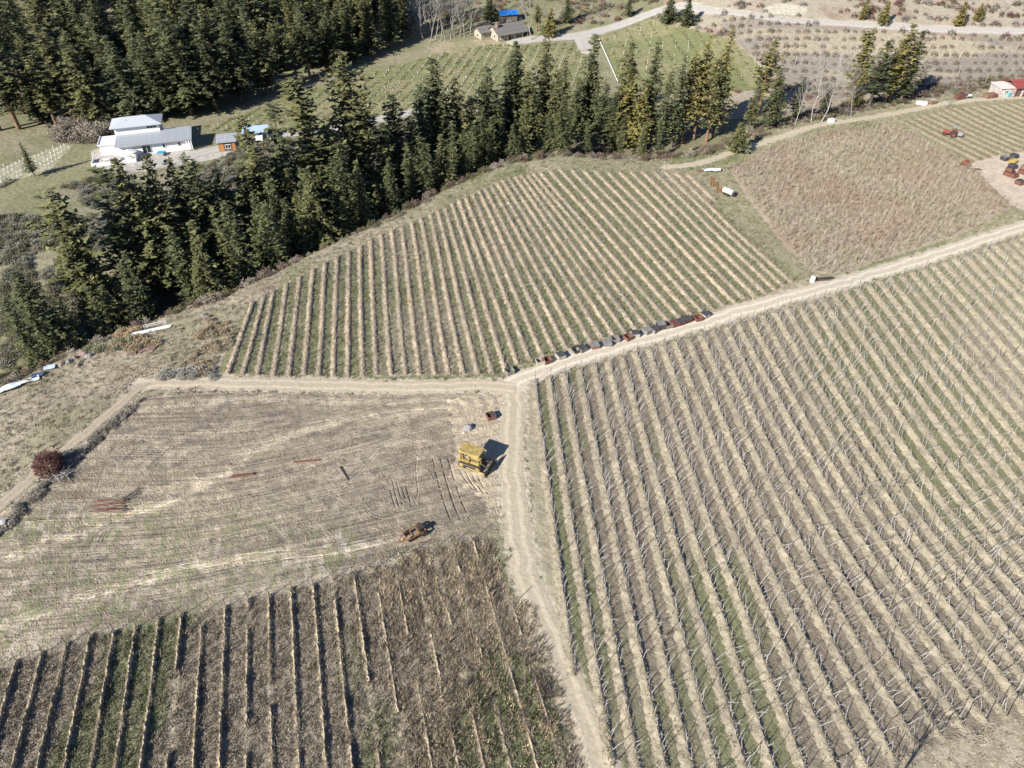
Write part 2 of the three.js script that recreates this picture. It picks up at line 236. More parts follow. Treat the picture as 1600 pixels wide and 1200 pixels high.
// wheel marks and ruts on the graded field: polylines with a width, tint and relief
const MARKS = [];
{
  const M = (pts, w, tint, rel) => { const c = new THREE.CatmullRomCurve3(pts.map(q => { const p = P(...q); return new THREE.Vector3(p[0], 0, p[1]); })); const L = c.getLength(); MARKS.push({ p: c.getSpacedPoints(Math.max(8, Math.round(L / 0.05))), w, tint, rel }); };
  const pair = (pts, gap, w, tint, rel) => { for (const s of [-0.5, 0.5]) M(pts.map(([x, y]) => [x, y + s * gap]), w, tint, rel); };
  pair([[0, 880], [120, 830], [300, 765], [420, 690], [520, 660], [600, 640], [700, 632]], 12, 0.5, 0.16, -0.05);
  pair([[0, 980], [140, 930], [330, 880], [520, 860], [640, 835]], 12, 0.4, 0.16, -0.06);
  M([[-40, 895], [120, 835], [300, 768], [430, 690], [520, 660], [700, 636]], 2.6, 0.05, 0); M([[-40, 990], [140, 932], [330, 880], [520, 862], [640, 838]], 2.4, 0.05, 0); M([[0, 800], [200, 800], [420, 760], [540, 705], [700, 690]], 1.8, 0.04, 0); M([[220, 640], [400, 625], [600, 628], [720, 622]], 2.2, 0.05, 0);
  pair([[505, 785], [540, 755], [575, 722], [590, 705]], 8, 0.35, 0.2, -0.09);
  pair([[505, 785], [540, 755], [575, 722], [590, 705]], 14, 0.22, -0.16, 0.06);
  pair([[568, 775], [572, 795], [585, 806], [610, 808], [640, 798], [652, 775], [650, 730], [655, 700]], 5, 0.22, 0.2, -0.08);
  pair([[400, 770], [440, 755], [480, 735], [520, 715]], 7, 0.3, 0.16, -0.07);
  pair([[395, 690], [450, 672], [520, 660], [590, 650]], 8, 0.3, 0.16, -0.06);
  pair([[190, 640], [230, 622], [330, 614], [450, 618], [640, 625]], 6, 0.3, -0.1, -0.06);
  M([[160, 725], [175, 720], [182, 735], [180, 760], [172, 775]], 0.22, 0.15, -0.1); M([[150, 770], [158, 740], [166, 725]], 0.2, -0.2, -0.1);
  M([[130, 800], [128, 815], [136, 822], [150, 822]], 0.22, 0.12, -0.08);
  for (let i = 0; i < 4; i++) { M([[140 + i * 7, 850 - i * 2], [148 + i * 6, 838 - i * 2], [158 + i * 5, 826]], 0.22, i % 2 ? 0.12 : -0.25, -0.12); M([[720 + i * 9, 738 + i * 2], [727 + i * 9, 750 + i * 3], [738 + i * 9, 765 + i * 3]], 0.28, i % 2 ? 0.14 : -0.3, -0.14); }
  for (let i = 0; i < 7; i++) M([[735 + i * 6, 632 - i], [728 + i * 7, 650], [738 + i * 6, 668 + i]], 0.16, i % 2 ? 0.12 : -0.18, -0.08);
  for (let i = 0; i < 3; i++) M([[766 + i * 8, 780], [775 + i * 5, 800], [782 + i * 3, 830]], 0.3, 0.16, -0.05);
  for (let i = 0; i < 5; i++) M([[606 + i * 7, 748 + i * 3], [612 + i * 7, 775 + i], [620 + i * 6, 800]], 0.3, i === 0 ? -0.35 : -0.14, -0.12);
  for (let i = 0; i < 3; i++) M([[676 + i * 12, 716], [684 + i * 13, 750], [694 + i * 14, 785], [704 + i * 15, 812]], 0.32, -0.22, -0.14);
  const r = rng(77);
  for (let i = 0; i < 150; i++) { const x = r() * 660, y = 700 + r() * 240, l = 25 + r() * 60; M([[x, y], [x + l * 0.5, y - l * 0.14 + r() * 4], [x + l, y - l * 0.3]], 0.18 + r() * 0.2, (r() - 0.4) * 0.4, -0.06); }
  for (let i = 0; i < 60; i++) { const x = r() * 330, y = 560 + r() * 200 - x * 0.1, l = 12 + r() * 30; if (x > 240 || y < 600) continue; M([[x, y], [x + l * 0.5, y - l * 0.4], [x + l, y - l * 0.85]], 0.15 + r() * 0.2, -0.15 - r() * 0.3, -0.1); }
}
const GX = [], GF = [];
{
  const seg = (A, a, b, st) => { const n = Math.round((b - a) / st); for (let i = 0; i < n; i++) A.push(a + (b - a) * i / n); };
  seg(GX, -3000, -700, 230); seg(GX, -700, -320, 20); seg(GX, -320, -110, 3); seg(GX, -110, 3, 0.8); seg(GX, 3, 176, 0.8); seg(GX, 176, 330, 3); seg(GX, 330, 700, 20); seg(GX, 700, 3000, 230); GX.push(3000);
  seg(GF, -3000, -300, 270); seg(GF, -300, 20, 20); seg(GF, 20, 91, 0.8); seg(GF, 91, 245, 0.8); seg(GF, 245, 480, 2.5); seg(GF, 480, 900, 30); seg(GF, 900, 4500, 240); GF.push(4500);
}
function sheet(name, label, xa, xb, fa, fb, tw, th, bump, marks) {
  const i0 = GX.findIndex(v => v >= xa - 1e-6), i1 = GX.findIndex(v => v >= xb - 1e-6), j0 = GF.findIndex(v => v >= fa - 1e-6), j1 = GF.findIndex(v => v >= fb - 1e-6), nx = i1 - i0 + 1, nf = j1 - j0 + 1;
  const pos = new Float32Array(nx * nf * 3), uv = new Float32Array(nx * nf * 2), idx = [];
  for (let j = 0; j < nf; j++) for (let i = 0; i < nx; i++) { const x = GX[i0 + i], f = GF[j0 + j], k = j * nx + i; pos.set([x, hgt(x, f), -f], k * 3); uv.set([(x - xa) / (xb - xa), (f - fa) / (fb - fa)], k * 2); if (i && j) idx.push(k, k - 1, k - nx - 1, k, k - nx - 1, k - nx); }
  const g = new THREE.BufferGeometry(); g.setAttribute('position', new THREE.BufferAttribute(pos, 3)); g.setAttribute('uv', new THREE.BufferAttribute(uv, 2)); g.setIndex(new THREE.BufferAttribute(new Uint32Array(idx), 1)); g.computeVertexNormals();
  const col = new Float32Array(tw * th * 3), rel = new Float32Array(tw * th), o = [0, 0, 0, 0];
  for (let j = 0; j < th; j++) for (let i = 0; i < tw; i++) { const k = j * tw + i; groundAt(lerp(xa, xb, (i + 0.5) / tw), lerp(fa, fb, (j + 0.5) / th), o); col[k * 3] = o[0]; col[k * 3 + 1] = o[1]; col[k * 3 + 2] = o[2]; rel[k] = o[3]; }
  for (const t of TRACKS.concat(FAR_ROADS)) { // dust spread beside the tracks
    const c = new THREE.CatmullRomCurve3(t.line.map(q => new THREE.Vector3(q[0], 0, q[1]))), ps = c.getSpacedPoints(Math.round(c.getLength() / 0.5)), sx = tw / (xb - xa), sf = th / (fb - fa), rad = t.w + 1.0;
    const done = new Uint8Array(tw * th);
    for (const p of ps) { const ci = (p.x - xa) * sx, cj = (p.z - fa) * sf, ri = rad * sx, rj = rad * sf; if (ci < -ri || cj < -rj || ci > tw + ri || cj > th + rj) continue;
      for (let j = Math.max(0, cj - rj | 0); j < Math.min(th, cj + rj); j++) for (let i = Math.max(0, ci - ri | 0); i < Math.min(tw, ci + ri); i++) { const k = j * tw + i, q = Math.hypot((i - ci) / sx, (j - cj) / sf); if (q > rad) continue; const a = Math.round(255 * sstep(rad, t.w - 0.2, q + (noise(i * 0.13, j * 0.13) - 0.5) * 0.9)); if (a > done[k]) done[k] = a; } }
    for (let k = 0; k < tw * th; k++) if (done[k]) { const a = done[k] / 255 * 0.85; for (let q = 0; q < 3; q++) col[k * 3 + q] = lerp(col[k * 3 + q], C.road[q] * (t.name === 'bank_track' ? 0.68 : 0.92), a); rel[k] *= 1 - 0.7 * a; }
  }
  if (marks) for (const m of MARKS) { const sx = tw / (xb - xa), sf = th / (fb - fa), ri = m.w * sx / 2, rj = m.w * sf / 2;
    for (const p of m.p) { const ci = (p.x - xa) * sx, cj = (p.z - fa) * sf, nn = noise(p.x * 1.1 + m.w * 90, p.z * 1.1); if (nn < 0.28) continue;
      for (let j = Math.max(0, Math.round(cj - rj)); j <= Math.min(th - 1, Math.round(cj + rj)); j++) for (let i = Math.max(0, Math.round(ci - ri)); i <= Math.min(tw - 1, Math.round(ci + ri)); i++) {
        const q = Math.hypot((i - ci) / ri, (j - cj) / rj); if (q > 1) continue; const k = j * tw + i, a = 0.17 * (1 - q * q), e = 1 + m.tint * a * 1.4; for (let c = 0; c < 3; c++) col[k * 3 + c] *= e; rel[k] += m.rel * a; } } }
  const d = new Uint8Array(tw * th * 4), b = new Uint8Array(tw * th * 4);
  for (let k = 0; k < tw * th; k++) { for (let c = 0; c < 3; c++) d[k * 4 + c] = S8[Math.round(clamp(col[k * 3 + c]) * 4096)]; d[k * 4 + 3] = 255; const v = clamp(rel[k] / 0.5 + 0.35) * 255; b[k * 4] = b[k * 4 + 1] = b[k * 4 + 2] = v; b[k * 4 + 3] = 255; }
  const T = (a, s) => { const t = new THREE.DataTexture(a, tw, th); t.magFilter = THREE.LinearFilter; t.minFilter = THREE.LinearFilter; if (s) t.colorSpace = THREE.SRGBColorSpace; t.needsUpdate = true; return t; };
  const m = new THREE.MeshStandardMaterial({ map: T(d, true), bumpMap: T(b, false), bumpScale: bump, roughness: 1, side: THREE.DoubleSide });
  const o3 = part(name, g, m); return tag(o3, label, 'ground', null, 'structure');
}
sheet('graded_ground', 'bare graded soil and grassy bank in the lower left', -110, 3, 20, 91, 2048, 1400, 0.5, true);
sheet('vineyard_ground', 'brown and green ground under the large right-hand block', 3, 176, 20, 91, 2048, 1100, 0.5);
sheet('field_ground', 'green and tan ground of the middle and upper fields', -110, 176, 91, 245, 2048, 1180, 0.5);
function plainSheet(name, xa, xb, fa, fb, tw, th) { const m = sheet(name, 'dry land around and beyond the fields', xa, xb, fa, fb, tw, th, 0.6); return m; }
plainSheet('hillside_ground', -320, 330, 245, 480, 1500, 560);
plainSheet('left_ground', -320, -110, 20, 245, 640, 700);
plainSheet('right_ground', 176, 330, 20, 245, 300, 440);
plainSheet('outer_ground', -3000, 3000, 480, 4500, 512, 512);
plainSheet('outer_ground', -3000, 3000, -3000, 20, 512, 256);
plainSheet('outer_ground', -3000, -320, 20, 480, 256, 64);
plainSheet('outer_ground', 330, 3000, 20, 480, 256, 64);

// ---------------------------------------------------------------- tracks: sheets laid on the land, uv in metres
function trackTex(seed, base, rut) {
  const w = 128, h = 1024, d = new Uint8Array(w * h * 4), b = new Uint8Array(w * h * 4), r = rng(seed), off = r() * 50;
  for (let j = 0; j < h; j++) for (let i = 0; i < w; i++) {
    const u = i / w, wob = (fbm(off, j * 0.004, 2) - 0.5) * 0.1, n = fbm(off + i * 0.07, j * 0.07, 4), n2 = noise(i * 0.5, j * 0.31 + off);
    const lane = Math.max(sstep(0.13, 0.05, Math.abs(u + wob - 0.27)), sstep(0.13, 0.05, Math.abs(u + wob - 0.73)));
    const ln = 0.5 + 0.5 * Math.sin((u + wob) * 60 + 3 * noise(3, j * 0.02));
    const v = (0.78 + 0.32 * n + 0.06 * n2) * (1 + rut * (lane * 0.26 - 0.1)) * (1 - 0.035 * ln * lane), k = (j * w + i) * 4;
    for (let c = 0; c < 3; c++) d[k + c] = S8[Math.round(clamp(base[c] * v) * 4096)]; d[k + 3] = 255; const e = clamp(0.5 + (n - 0.5) * 0.6 - lane * 0.16 + n2 * 0.06 - ln * lane * 0.04) * 255; b[k] = b[k + 1] = b[k + 2] = e; b[k + 3] = 255;
  }
  const T = (a, s) => { const t = new THREE.DataTexture(a, w, h); t.magFilter = THREE.LinearFilter; t.wrapT = THREE.RepeatWrapping; if (s) t.colorSpace = THREE.SRGBColorSpace; t.needsUpdate = true; return t; };
  return { map: T(d, true), bumpMap: T(b, false) };
}
function track(t, i, tex, lift) {
  const c = new THREE.CatmullRomCurve3(t.line.map(q => new THREE.Vector3(q[0], 0, q[1]))), L = c.getLength(), n = Math.round(L / 0.7), A = 8, pos = [], uv = [], idx = [];
  for (let j = 0; j <= n; j++) { const nw = t.narrow && j / n > t.narrow ? lerp(1, 0.55, sstep(t.narrow, t.narrow + 0.08, j / n)) : 1, p = c.getPointAt(j / n), tn = c.getTangentAt(j / n), sx = -tn.z, sz = tn.x, wl = nw * t.w * (0.86 + 0.4 * noise(j * 0.45, i * 9)), wr = nw * t.w * (0.86 + 0.4 * noise(j * 0.45, i * 9 + 4));
    for (let a = 0; a <= A; a++) { const e = a / A, s = lerp(-wl, wr, e), x = p.x + sx * s, f = p.z + sz * s, k = pos.length / 3; pos.push(x, hgt(x, f) + lift * (1 - 0.5 * Math.pow(Math.abs(2 * e - 1), 3)), -f); uv.push(e, j / n * L / 22); if (a && j) idx.push(k, k - 1, k - A - 2, k, k - A - 2, k - A - 1); } }
  const g = new THREE.BufferGeometry(); g.setAttribute('position', new THREE.Float32BufferAttribute(pos, 3)); g.setAttribute('uv', new THREE.Float32BufferAttribute(uv, 2)); g.setIndex(idx); g.computeVertexNormals();
  tag(part(t.name, g, new THREE.MeshStandardMaterial({ ...tex, bumpScale: 0.08, roughness: 1, side: THREE.DoubleSide })), t.label, 'track', null, 'structure');
}
const dirtTex = trackTex(1, C.road, 1), gravelTex = trackTex(2, [0.42, 0.395, 0.36], 0.4);
const dustTex = trackTex(6, [0.475, 0.405, 0.30], 0.8);
const earthTex = trackTex(7, [0.38, 0.32, 0.235], 0.6);
TRACKS.forEach((t, i) => track(t, i, i === 1 ? dirtTex : t.name === 'bank_track' ? earthTex : dustTex, 0.05 + i * 0.012));
FAR_ROADS.forEach((t, i) => track(t, i + 5, gravelTex, 0.14 + i * 0.012));
// ---------------------------------------------------------------- grass and weeds: instanced tufts (nobody could count them)
function tuftGeo(seed, n, rad, h, w, lean) {
  const r = rng(seed), pos = [], col = [];
  for (let i = 0; i < n; i++) {
    const a = r() * 6.283, d = Math.sqrt(r()) * rad, x = Math.cos(a) * d, z = Math.sin(a) * d, hh = h * (0.55 + 0.6 * r()), b = r() * 6.283, l = lean * hh * (0.3 + r()), ww = w * (0.6 + 0.7 * r());
    const c = r() * 6.283, ux = Math.cos(c) * ww, uz = Math.sin(c) * ww, tx = x + Math.cos(b) * l, tz = z + Math.sin(b) * l, v = 0.7 + 0.5 * r();
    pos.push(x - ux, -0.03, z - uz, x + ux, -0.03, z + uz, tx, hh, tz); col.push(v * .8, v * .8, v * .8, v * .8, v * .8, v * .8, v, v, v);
  }
  const g = new THREE.BufferGeometry(); g.setAttribute('position', new THREE.Float32BufferAttribute(pos, 3)); g.setAttribute('color', new THREE.Float32BufferAttribute(col, 3)); g.computeVertexNormals(); return g;
}
const grassMat = new THREE.MeshStandardMaterial({ color: 0xffffff, roughness: 1, side: THREE.DoubleSide, vertexColors: true });
const TUFTS = { tall: [1, 2].map(s => tuftGeo(s, 15, 0.3, 0.5, 0.05, 0.55)), mid: [5, 6].map(s => tuftGeo(s, 13, 0.34, 0.24, 0.045, 0.9)), low: [8, 9].map(s => tuftGeo(s, 11, 0.36, 0.13, 0.04, 1.3)), weed: [12, 13].map(s => tuftGeo(s, 26, 0.45, 0.75, 0.035, 0.7)) };
const M4 = new THREE.Matrix4(), Q = new THREE.Quaternion(), V = new THREE.Vector3(), SC = new THREE.Vector3(), UP = new THREE.Vector3(0, 1, 0);
class Scatter { constructor(seed) { this.r = rng(seed); this.b = {}; }
  add(kind, x, f, s, c, sy = 1, dy = 0) { const k = kind + (this.r() < 0.5 ? 0 : 1); (this.b[k] = this.b[k] || []).push([x, hgt(x, f) + dy, -f, s, s * sy, this.r() * 6.283, c]); }
  build(name, label, cat, geos = TUFTS, mat = grassMat, extra = null) {
    const list = Object.entries(this.b); const root = list.length > 1 || extra ? new THREE.Group() : null; if (root) { root.name = numbered(name); scene.add(root); tag(root, label, cat, null, 'stuff'); }
    if (extra) { const m = shadowOn(new THREE.Mesh(extra, grassMat)); m.name = 'matted_grass'; m.userData.kind = 'stuff'; root.add(m); }
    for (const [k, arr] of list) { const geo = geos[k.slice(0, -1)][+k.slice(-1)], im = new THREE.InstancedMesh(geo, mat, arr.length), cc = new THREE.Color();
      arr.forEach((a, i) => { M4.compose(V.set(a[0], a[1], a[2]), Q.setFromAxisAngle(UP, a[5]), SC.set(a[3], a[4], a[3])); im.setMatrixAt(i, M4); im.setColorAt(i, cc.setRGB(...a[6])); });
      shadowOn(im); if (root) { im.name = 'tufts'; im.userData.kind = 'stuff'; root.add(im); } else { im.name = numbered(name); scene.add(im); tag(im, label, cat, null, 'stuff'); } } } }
const tone = (c, r, a = 0.3) => { const v = 1 - a / 2 + a * r(), w = 1 + 0.08 * (r() - 0.5); return [c[0] * v * w, c[1] * v, c[2] * v / w]; };
const blend = (a, b, t) => [lerp(a[0], b[0], t), lerp(a[1], b[1], t), lerp(a[2], b[2], t)];
const STRAW = [0.46, 0.405, 0.30], STRAW2 = [0.385, 0.338, 0.26], DUN = [0.27, 0.23, 0.175], GRN = [0.17, 0.195, 0.075], GRN2 = [0.125, 0.155, 0.058], UMBER = [0.3, 0.2, 0.135];
const trackLines = TRACKS.map(t => [t.line, t.w]);
const onTrack = (x, f, m = 0.1) => trackLines.some(([l, w]) => near2(l, x, f) < w + m);
const seenAt = (x, f, m = 60) => { const p = toPix(x, hgt(x, f), f); return p[2] > 0 && p[0] > -m && p[0] < 1600 + m && p[1] > -m && p[1] < 1200 + m; };
// a low ridge of matted grass along each row: a gentle side towards the left, a steep one on the right
function ridges(rows, prof, hNoise, colour, step, seed, gap = () => false) {
  const pos = [], col = [], idx = [], r = rng(seed), n = prof.length; let base = 0;
  for (const row of rows) for (const [a, b] of row.runs) { let prev = false;
    for (let f = a; f <= b; f += step) { const x0 = row.X(f); if (!seenAt(x0, f, 90) || gap(row, x0, f)) { prev = false; continue; }
      const hs = hNoise(row, f) * Math.min(1, (f - a) * 1.5 + 0.1, (b - f) * 1.5 + 0.1), c = colour(row, f);
      for (let i = 0; i < n; i++) { const x = x0 + prof[i][0] + (r() - 0.5) * (i === 0 ? 0.5 : 0.16), ff = f + (r() - 0.5) * 0.2, v = (0.55 + 0.45 * r() + 0.5 * noise(x * 1.3, ff * 1.3)) * (i ? 1 : 0.85) * (i === n - 1 ? 0.75 : 1); pos.push(x, hgt(x, ff) + 0.02 + prof[i][1] * hs * (0.65 + 0.7 * r()), -ff); col.push(c[0] * v, c[1] * v, c[2] * v); if (prev && i) { const k = base + i; idx.push(k, k - n, k - 1, k - 1, k - n, k - n - 1); } }
      base += n; prev = true; } }
  const g = new THREE.BufferGeometry(); g.setAttribute('position', new THREE.Float32BufferAttribute(pos, 3)); g.setAttribute('color', new THREE.Float32BufferAttribute(col, 3)); g.setIndex(idx); g.computeVertexNormals(); return g;
}
const profAt = (prof, u) => { for (let i = 1; i < prof.length; i++) if (u <= prof[i][0]) { const [a, b] = [prof[i - 1], prof[i]]; return u < a[0] ? 0 : lerp(a[1], b[1], (u - a[0]) / (b[0] - a[0])); } return 0; };
const PR_RIGHT = [[-0.9, -0.04], [-0.65, 0.06], [-0.35, 0.17], [0.0, 0.28], [0.14, 0.30], [0.3, -0.04]], PR_MID = [[-0.75, -0.04], [-0.5, 0.06], [-0.2, 0.15], [0.08, 0.24], [0.24, -0.04]], PR_LOW = [[-0.2, -0.04], [-0.1, 0.4], [0.0, 0.6], [0.1, 0.5], [0.17, -0.04]];
{ // the large right-hand block
  const S = new Scatter(21), G = new Scatter(22), r = rng(23);
  const hR = (row, f) => 0.65 + 0.75 * noise(row.k * 3.7, f * 0.16), cR = (row, f) => blend(STRAW, STRAW2, sstep(0.35, 0.75, noise(row.k * 1.7 + 9, f * 0.08)) * 0.8);
  for (const row of ROWS_RIGHT) for (const [a, b] of row.runs) for (let f = a; f < b; f += 0.07) {
    const x = row.X(f); if (!seenAt(x, f)) continue; const c = cR(row, f), hs = hR(row, f), u = -0.85 + 1.05 * r();
    S.add(r() < 0.4 ? 'mid' : 'low', x + u, f, 0.6 + 0.5 * r(), tone(c, r, 0.35), 0.9, profAt(PR_RIGHT, u) * hs - 0.02);
    if (r() < 0.4) S.add('tall', x + 0.08 * r(), f, 0.45 + 0.35 * r(), tone(c, r), 0.7 + 0.4 * r(), 0.2 * hs);
    if (r() < 0.5) { const xx = x + 0.4 + r() * 1.2, g = greenness(xx, f); G.add('low', xx, f, 0.6 + 0.5 * r(), tone(r() < g * 0.75 ? (r() < 0.6 ? GRN : GRN2) : blend(DUN, STRAW2, r() * 0.7), r)); }
  }
  S.build('dry_grass', 'tall straw-coloured dry grass in strips under the trees of the large right-hand block', 'dry grass', TUFTS, grassMat, ridges(ROWS_RIGHT, PR_RIGHT, hR, (row, f) => blend(cR(row, f).map(v => v * 0.78), [0.24, 0.2, 0.145], 0.25), 0.35, 25));
  G.build('alley_grass', 'short brown and green grass between the rows of the large right-hand block', 'grass');
}
{ // the middle block
  const S = new Scatter(31), G = new Scatter(32), r = rng(33);
  const hM = (row, f) => 0.7 + 0.7 * noise(row.k * 5.1, f * 0.12), cM = (row, f) => blend([0.54, 0.445, 0.325], STRAW2, noise(row.k * 1.9, f * 0.1));
  for (const row of ROWS_MID) for (const [a, b] of row.runs) for (let f = a; f < b; f += 0.09) {
    const x = row.X(f), c = cM(row, f), hs = hM(row, f), u = -0.72 + 0.9 * r();
    S.add(r() < 0.5 ? 'mid' : 'low', x + u, f, 0.6 + 0.5 * r(), tone(c, r, 0.35), 0.9, profAt(PR_MID, u) * hs - 0.02);
    if (r() < 0.35) S.add('tall', x + 0.1 * r(), f, 0.45 + 0.35 * r(), tone(c, r), 0.7 + 0.4 * r(), 0.18 * hs);
    const g = midGreen(x, f);
    if (r() < 0.7) { const xx = x + 0.45 + r() * 1.5; G.add(r() < 0.35 ? 'mid' : 'low', xx, f, 0.8 + 0.6 * r(), tone(r() < 0.15 + g * 0.45 ? (r() < 0.55 ? GRN : GRN2) : blend(DUN, STRAW2, r() * 0.6), r)); }
  }
  S.build('dry_grass', 'pale dry grass strips under the vine rows of the middle block above the lane', 'dry grass', TUFTS, grassMat, ridges(ROWS_MID, PR_MID, hM, (row, f) => blend(cM(row, f).map(v => v * 0.92), [0.23, 0.19, 0.14], 0.2), 0.4, 35));
  G.build('alley_grass', 'green and brown grass between the vine rows of the middle block', 'grass');
}
{ // the lower left block: narrow raised strips of old canes and straw, rough weeds to the right
  const S = new Scatter(41), G = new Scatter(42), r = rng(43);
  for (const row of ROWS_LOW) for (const [a, b] of row.runs) for (let f = a; f < b; f += 0.035) {
    const x = row.X(f); if (!seenAt(x, f)) continue; const u = x + 0.272 * (f - 29), messy = sstep(-17, -8, u);
    const gap = noise(row.k * 4.3 + 2, f * 0.22) < (0.2 + 0.2 * messy) * (0.6 + 0.8 * r());
    if (!gap) { S.add('tall', x + (r() - 0.5) * (0.3 + 0.5 * messy), f + r() * 0.05, 0.35 + 0.35 * r(), tone(blend([0.64, 0.56, 0.43], STRAW2, r() * 0.8), r), 1.25 + 0.4 * r() - 0.5 * messy); }
    if (r() < 0.8) { const xx = x + 0.2 + r() * 2.3, g = sstep(0.45, 0.62, fbm(xx * 0.12 + 70, f * 0.06, 3)); G.add(r() < 0.5 ? 'mid' : 'low', xx, f, 0.8 + 0.7 * r(), tone(r() < g * 0.6 ? GRN2 : blend(messy > 0.4 ? [0.27, 0.22, 0.16] : [0.215, 0.178, 0.13], messy > 0.4 ? [0.5, 0.41, 0.28] : STRAW2, r() * (messy > 0.4 ? 2 * sstep(0.35, 0.65, noise((xx + 0.272 * (f - 29)) * 1.7, f * 0.12)) : 0.8)), r), 1 + 0.8 * messy * r()); }
    if (r() < 0.006 + 0.10 * messy * sstep(0.35, 0.65, noise(x * 0.3, f * 0.2))) G.add('weed', x + (r() - 0.5) * 2, f, 0.5 + 0.9 * r(), tone(r() < 0.55 ? [0.46, 0.375, 0.255] : [0.17, 0.14, 0.12], r));
  }
  S.build('dry_grass', 'narrow standing strips of straw and dead canes in the lower left block', 'dry grass', TUFTS, grassMat, ridges(ROWS_LOW, PR_LOW, (row, f) => (0.35 + 0.75 * noise(row.k * 4.3, f * 0.45)) * (1 - 0.45 * sstep(-17, -8, row.X(f) + 0.272 * (f - 29))), (row, f) => blend([0.40, 0.335, 0.235], [0.27, 0.22, 0.155], noise(row.k, f * 0.3)), 0.22, 45, (row, x, f) => noise(row.k * 4.3 + 2, f * 0.22) < 0.2 + 0.22 * sstep(-17, -8, x + 0.272 * (f - 29))));
  G.build('weeds', 'rough brown weeds and grass between the strips of the lower left block', 'weeds');
}
{ // the brown block
  const S = new Scatter(51), K = new Scatter(52), r = rng(53), KG = { cane: [0, 1].map(i => mergeGeometries(bareTree(150 + i, 1.25, 8, 0.03, 0.5))) };
  for (const row of ROWS_BROWN) for (const [a, b] of row.runs) for (let f = a; f < b; f += 0.13) {
    const x = row.X(f), n = noise(x * 0.12 + 3, f * 0.12);
    const u = (r() - 0.5) * 2.6, hue = fbm(x * 0.09 + 20, f * 0.09, 3), hc = hue > 0.58 ? [0.33, 0.23, 0.15] : hue < 0.47 ? [0.31, 0.285, 0.17] : [0.35, 0.29, 0.205];
    S.add(r() < 0.3 ? 'weed' : 'mid', x + u, f + r(), 0.35 + 0.6 * r(), tone(blend(hc, r() < 0.5 ? [0.5, 0.44, 0.345] : [0.2, 0.155, 0.12], r()), r, 0.5), 0.6);
    if (r() < 0.62) K.add('cane', x + (r() - 0.5) * (1.0 + 1.4 * r()), f + r(), 0.75 + 0.6 * r(), tone(r() < 0.35 ? [0.46, 0.405, 0.325] : r() < 0.6 ? hc : [0.235, 0.185, 0.135], r, 0.4));
    if (r() < 0.3) S.add('low', x + (r() - 0.5) * 2.4, f, 1, tone(n > 0.6 ? [0.36, 0.2, 0.1] : STRAW2, r));
  }
  K.build('unpruned_canes', 'tangled pale and brown bare canes standing over the upper right block', 'canes', KG, new THREE.MeshStandardMaterial({ roughness: 1 }));
  S.build('brown_scrub', 'reddish brown unpruned canes and dead weeds covering the upper right block', 'scrub');
}
{ // the striped block
  const S = new Scatter(61), r = rng(63);
  for (const row of ROWS_STRIPE) for (const [a, b] of row.runs) for (let f = a; f < b; f += 0.2) { const x = row.X(f); S.add('tall', x + (r() - 0.5) * 0.8, f, 0.7 + 0.5 * r(), tone(blend(STRAW, STRAW2, r()), r), 0.7); if (r() < 0.7) S.add('mid', x + 0.8 + r() * 1.8, f, 1, tone(r() < 0.5 ? [0.16, 0.165, 0.06] : DUN, r)); }
  S.build('dry_grass', 'straw and green grass stripes of the far right block below the red-roofed shed', 'dry grass');
}
{ // verges, graded field, banks
  const S = new Scatter(71), r = rng(73);
  for (let i = 0; i < 130000; i++) {
    const x = -105 + 275 * r(), f = 24 + 216 * r(); const p = toPix(x, 0, f); if (p[0] < -60 || p[0] > 1660 || p[1] > 1260) continue;
    if (f > rimF(x) + 10 || inside(Z_RIGHT, x, f) || inside(Z_MID, x, f) || inside(Z_LOW, x, f) || inside(Z_BROWN, x, f) || inside(Z_STRIPE, x, f) || inside(Z_YARD, x, f)) continue;
    if (inside(Z_PAD, x, f) || onTrack(x, f, 0.15 - 0.5 * r())) continue;
    if (inside(Z_GRADE, x, f)) { if (r() < 0.55) continue; const low = sstep(64, 52, f + 0.1 * x), u = x + 0.272 * (f - 29), ph = Math.abs(((u / 2.62) % 1 + 1) % 1 - 0.5) * 2, g = low * sstep(0.5, 0.85, ph * 0.6 + fbm(x * 0.5, f * 0.3 + 9, 3) * 0.75 - 0.12);
      S.add('low', x, f, 0.45 + 0.6 * r(), tone(r() < g ? GRN : r() < 0.4 ? [0.22, 0.17, 0.13] : STRAW2, r)); continue; }
    const g = sstep(0.5, 0.66, fbm(x * 0.09 + 15, f * 0.09, 3)) * (x < -40 ? 0.25 : 0.6) + (x > 22 && f > 120 ? 0.3 : x > -45 && f > rimF(x) - 9 ? 0.35 : 0);
    S.add(r() < 0.12 ? 'tall' : 'mid', x, f, 0.6 + 0.8 * r(), tone(r() < g ? GRN : blend(STRAW2, r() < 0.5 ? STRAW : DUN, r()), r, 0.4), 0.8);
  }
  S.build('grass_tufts', 'scattered dry and green tufts on the verges, banks and graded soil', 'grass');
}

